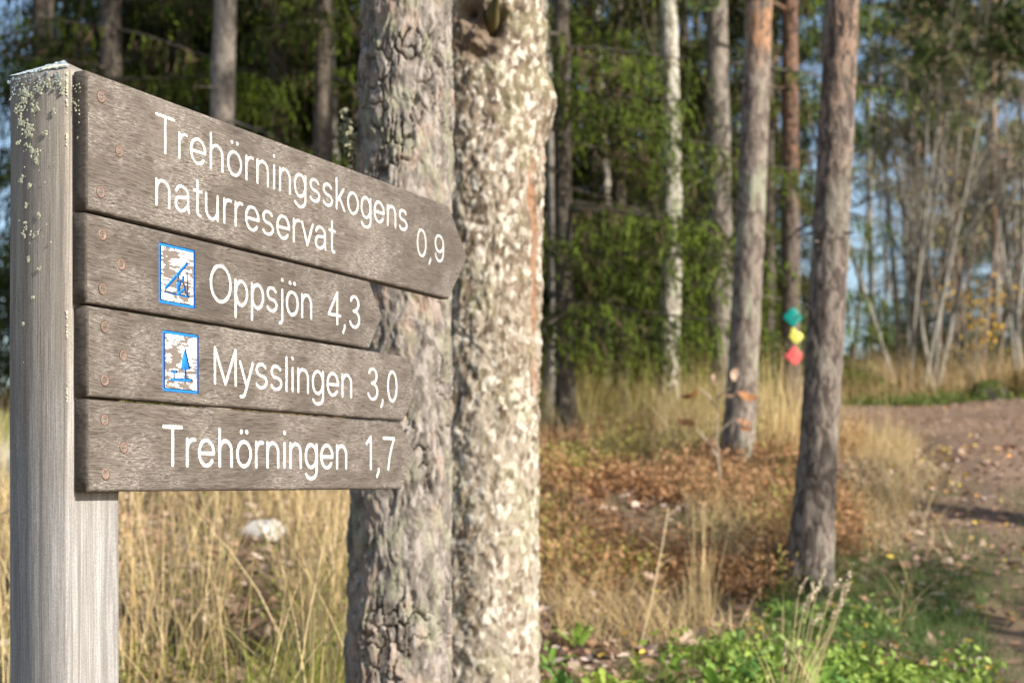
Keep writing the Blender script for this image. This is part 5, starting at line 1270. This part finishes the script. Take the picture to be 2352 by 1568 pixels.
# ------------------------------------------------------------------ stones, markers, shrubs
def rock(name, label, loc, size, seed, ca, cb, moss=None, amp=.25):
    n, m = 24, 14; th = np.linspace(0, 2 * math.pi, n, endpoint=False); ph = np.linspace(-.5 * math.pi, .5 * math.pi, m)
    PH, THt = np.meshgrid(ph, th, indexing='ij'); d = np.stack([np.cos(PH) * np.cos(THt), np.cos(PH) * np.sin(THt), np.sin(PH)], -1)
    k = 1 + amp * (fbm(d[..., 0] * 1.7 + seed, d[..., 1] * 1.7 + d[..., 2] * 2.3, seed, 4) - .5) * 2 + amp * .5 * np.sign(np.sin(THt * 2.2 + seed)) * .3
    V = d * k[..., None] * np.array(size); ix = np.arange(n * m).reshape(m, n); nx_ = np.roll(ix, -1, 1)
    q = np.stack([ix[:-1].ravel(), nx_[:-1].ravel(), nx_[1:].ravel(), ix[1:].ravel()], 1)
    c = lerp(ca, cb, fbm(d[..., 0] * 5, d[..., 1] * 5 + d[..., 2] * 4, seed + 5, 3))
    if moss is not None: c = lerp(c, np.broadcast_to(moss, c.shape), sstep(.15, .5, d[..., 2] + (fbm(d[..., 0] * 4, d[..., 1] * 4, seed + 9, 3) - .5)))
    o = link_mesh(name, build_mesh(name, V.reshape(-1, 3), [q], M['stone'], c.reshape(-1, 3), None, True), None, loc); tag(o, label, 'stone'); return o
p = GP(600, 6.5); rock('stone', 'pale whitish stone seen through the dry grass below the boards', (p.x, p.y, p.z + .03), (.105, .09, .06), 3, (.52, .50, .46), (.70, .68, .64), None, .4)
p = GP(1345, 4.35); rock('stone', 'moss-topped stone at the bottom edge beside the lichen-crusted trunk', (p.x, p.y, p.z + .0), (.085, .10, .06), 5, (.30, .29, .26), (.5, .48, .44), (.19, .21, .04))
p = GP(2272, 14.4); rock('stone', 'dark mossy stone on the far edge of the path', (p.x, p.y, p.z + .05), (.19, .15, .15), 7, (.03, .028, .024), (.06, .055, .05), (.05, .065, .012))
p = GP(8, 7.6); rock('stone', 'grey mossy boulder peeping out left of the post', (p.x - .12, p.y, p.z + .12), (.36, .35, .26), 8, (.20, .20, .18), (.30, .30, .26), (.10, .11, .035))
p = GP(1955, 19); rock('stone', 'low mossy boulder on the bank below the gap of sky', (p.x, p.y, p.z + .1), (.5, .4, .35), 9, (.2, .19, .17), (.3, .29, .26), (.13, .15, .03))
# trail markers nailed to the dark pine
mt = GP(1808, 11.0)
def marker(name, label, px, py, outline, mat, half):
    Y = 11.0 - .079; c = PT(px, py, Y)
    n = len(outline); v = [(x * half, -.0015, y * half) for x, y in outline] + [(x * half, .0015, y * half) for x, y in outline]
    e = empty(name, c, R(6)); tag(e, label, 'trail marker')
    # gently bent plate: follows the round trunk
    mb = MB(); rings = [1.0, .96, .5, .0]; V = []
    for y in (-.0016, .0016):
        for k in rings:
            V += [(x * half * k, y - .0006 * (k < .99) * (1 if y < 0 else -1) + (abs(x * k) ** 2) * .014, z * half * k) for x, z in outline]
    nr_ = len(rings); q = []
    for s_ in (0, 1):
        for j in range(nr_ - 1):
            for k in range(n):
                a = s_ * nr_ * n + j * n + k; b = s_ * nr_ * n + j * n + (k + 1) % n; f = [a, b, b + n, a + n]; q.append(f if s_ else f[::-1])
    for k in range(n): q.append([k, (k + 1) % n, nr_ * n + (k + 1) % n, nr_ * n + k])
    mb.add(V, q, (.5, .5, .5)); link_mesh('plate', mb.mesh('plate', M[mat]), e)
    nv_, nq_ = lathe([(.005, .001), (.005, -.0015), (.003, -.003), (.0002, -.0035)], 10)
    link_mesh('nail', build_mesh('nail', nv_, [nq_], M['screw']), e, (0, -.0012, 0)); return e
def rounded(pts, n=3, k=.16):
    out = []
    for i in range(len(pts)):
        a, b, c = [np.array(p) for p in (pts[i - 1], pts[i], pts[(i + 1) % len(pts)])]
        p0 = b + (a - b) * k; p1 = b + (c - b) * k
        for t in np.linspace(0, 1, n): out.append(tuple((1 - t) ** 2 * p0 + 2 * t * (1 - t) * b + t * t * p1))
    return out
dia = rounded([(-1, 0), (0, -1), (1, 0), (0, 1)])
marker('trail_marker', 'teal diamond trail marker, topmost of the three on the dark pine', 1822, 728, dia, 'teal', .082)
marker('trail_marker', 'yellow trail marker with a notched top between the teal and red ones', 1828, 773, rounded([(-.82, 0), (.05, -1.0), (1.0, .05), (.55, .55), (.12, .52), (-.1, 1.05), (-.5, 1.0), (-.6, .4)]), 'yellow', .066)
marker('trail_marker', 'red diamond trail marker, lowest of the three on the dark pine', 1825, 817, dia, 'red', .080)
# yellow-leaved shrub and evergreen bushes on the bank
p = GP(2235, 17.5)
e, tips = bare_thing('yellow_leaved_shrub', 'small shrub with scattered yellow leaves beyond the path', 2232, 17.5, 'bark_grey', H=1.5, stems=5, r0=.015, seed=701, levels=3, twig=.8, base_r=.1, fan=[-.3, -.1, .05, .2, .35])
r_ = np.random.default_rng(8); n = 260; tp = np.array(tips); c = tp[r_.integers(0, len(tp), n)] + r_.normal(0, .07, (n, 3)); c = c[c[:, 2] > .45]; n = len(c)
f = unit(r_.normal(0, 1, (n, 3))) * .035; s_ = unit(np.cross(f, r_.normal(0, 1, (n, 3)))) * .02; v, q = diamonds(c, f, s_); mb = MB(); mb.add(v, q, np.repeat(lerp((.55, .30, .04), (.72, .46, .07), r_.random(n)), 4, 0))
link_mesh('foliage', mb.mesh('foliage', M['leaf']), e)
for k, (px, Y, ex, label) in enumerate(((1935, 17.5, (.5, .4, .55), 'dark juniper bush below the gap of sky by the flared pine'), (2060, 19.5, (.9, .6, 1.0), 'dark green bush behind the pale stem clump'), (2150, 18.0, (.6, .5, .6), 'low dark bush between the pale stems and the yellow-leaved shrub'),
                                        (2300, 20, (.9, .6, 1.1), 'dark bush behind the thin straight pine'), (1990, 26, (1.3, .8, .9), 'grey-green bush far off under the gap of sky'))):
    leaf_cloud('evergreen_bush', label, 'bush', GP(px, Y), 1500, ex, .05, (.025, .035, .012), (.10, .12, .04), 720 + k)
# fallen sticks
def stick(label, a, b, r, col=(.34, .29, .23)):
    a, b = Vector(a), Vector(b); mid = (a + b) / 2 + Vector((.02, 0, .015)); v, q = tube([tuple(a), tuple(mid), tuple(b)], [r, r * .9, r * .5], 6); mb = MB(); mb.add(v, q, col)
    tag(link_mesh('stick', mb.mesh('stick', M['bark_twig'], True)), label, 'stick')
stick('pale bent stick pointing up to the post from the left', GP(-330, 5.9, -.02), PT(48, 1160, 5.4), .009)
stick('thin grey stick lying in the litter below the rust-red scrub', GP(1500, 6.1, .05), GP(1580, 5.8, .04), .006)
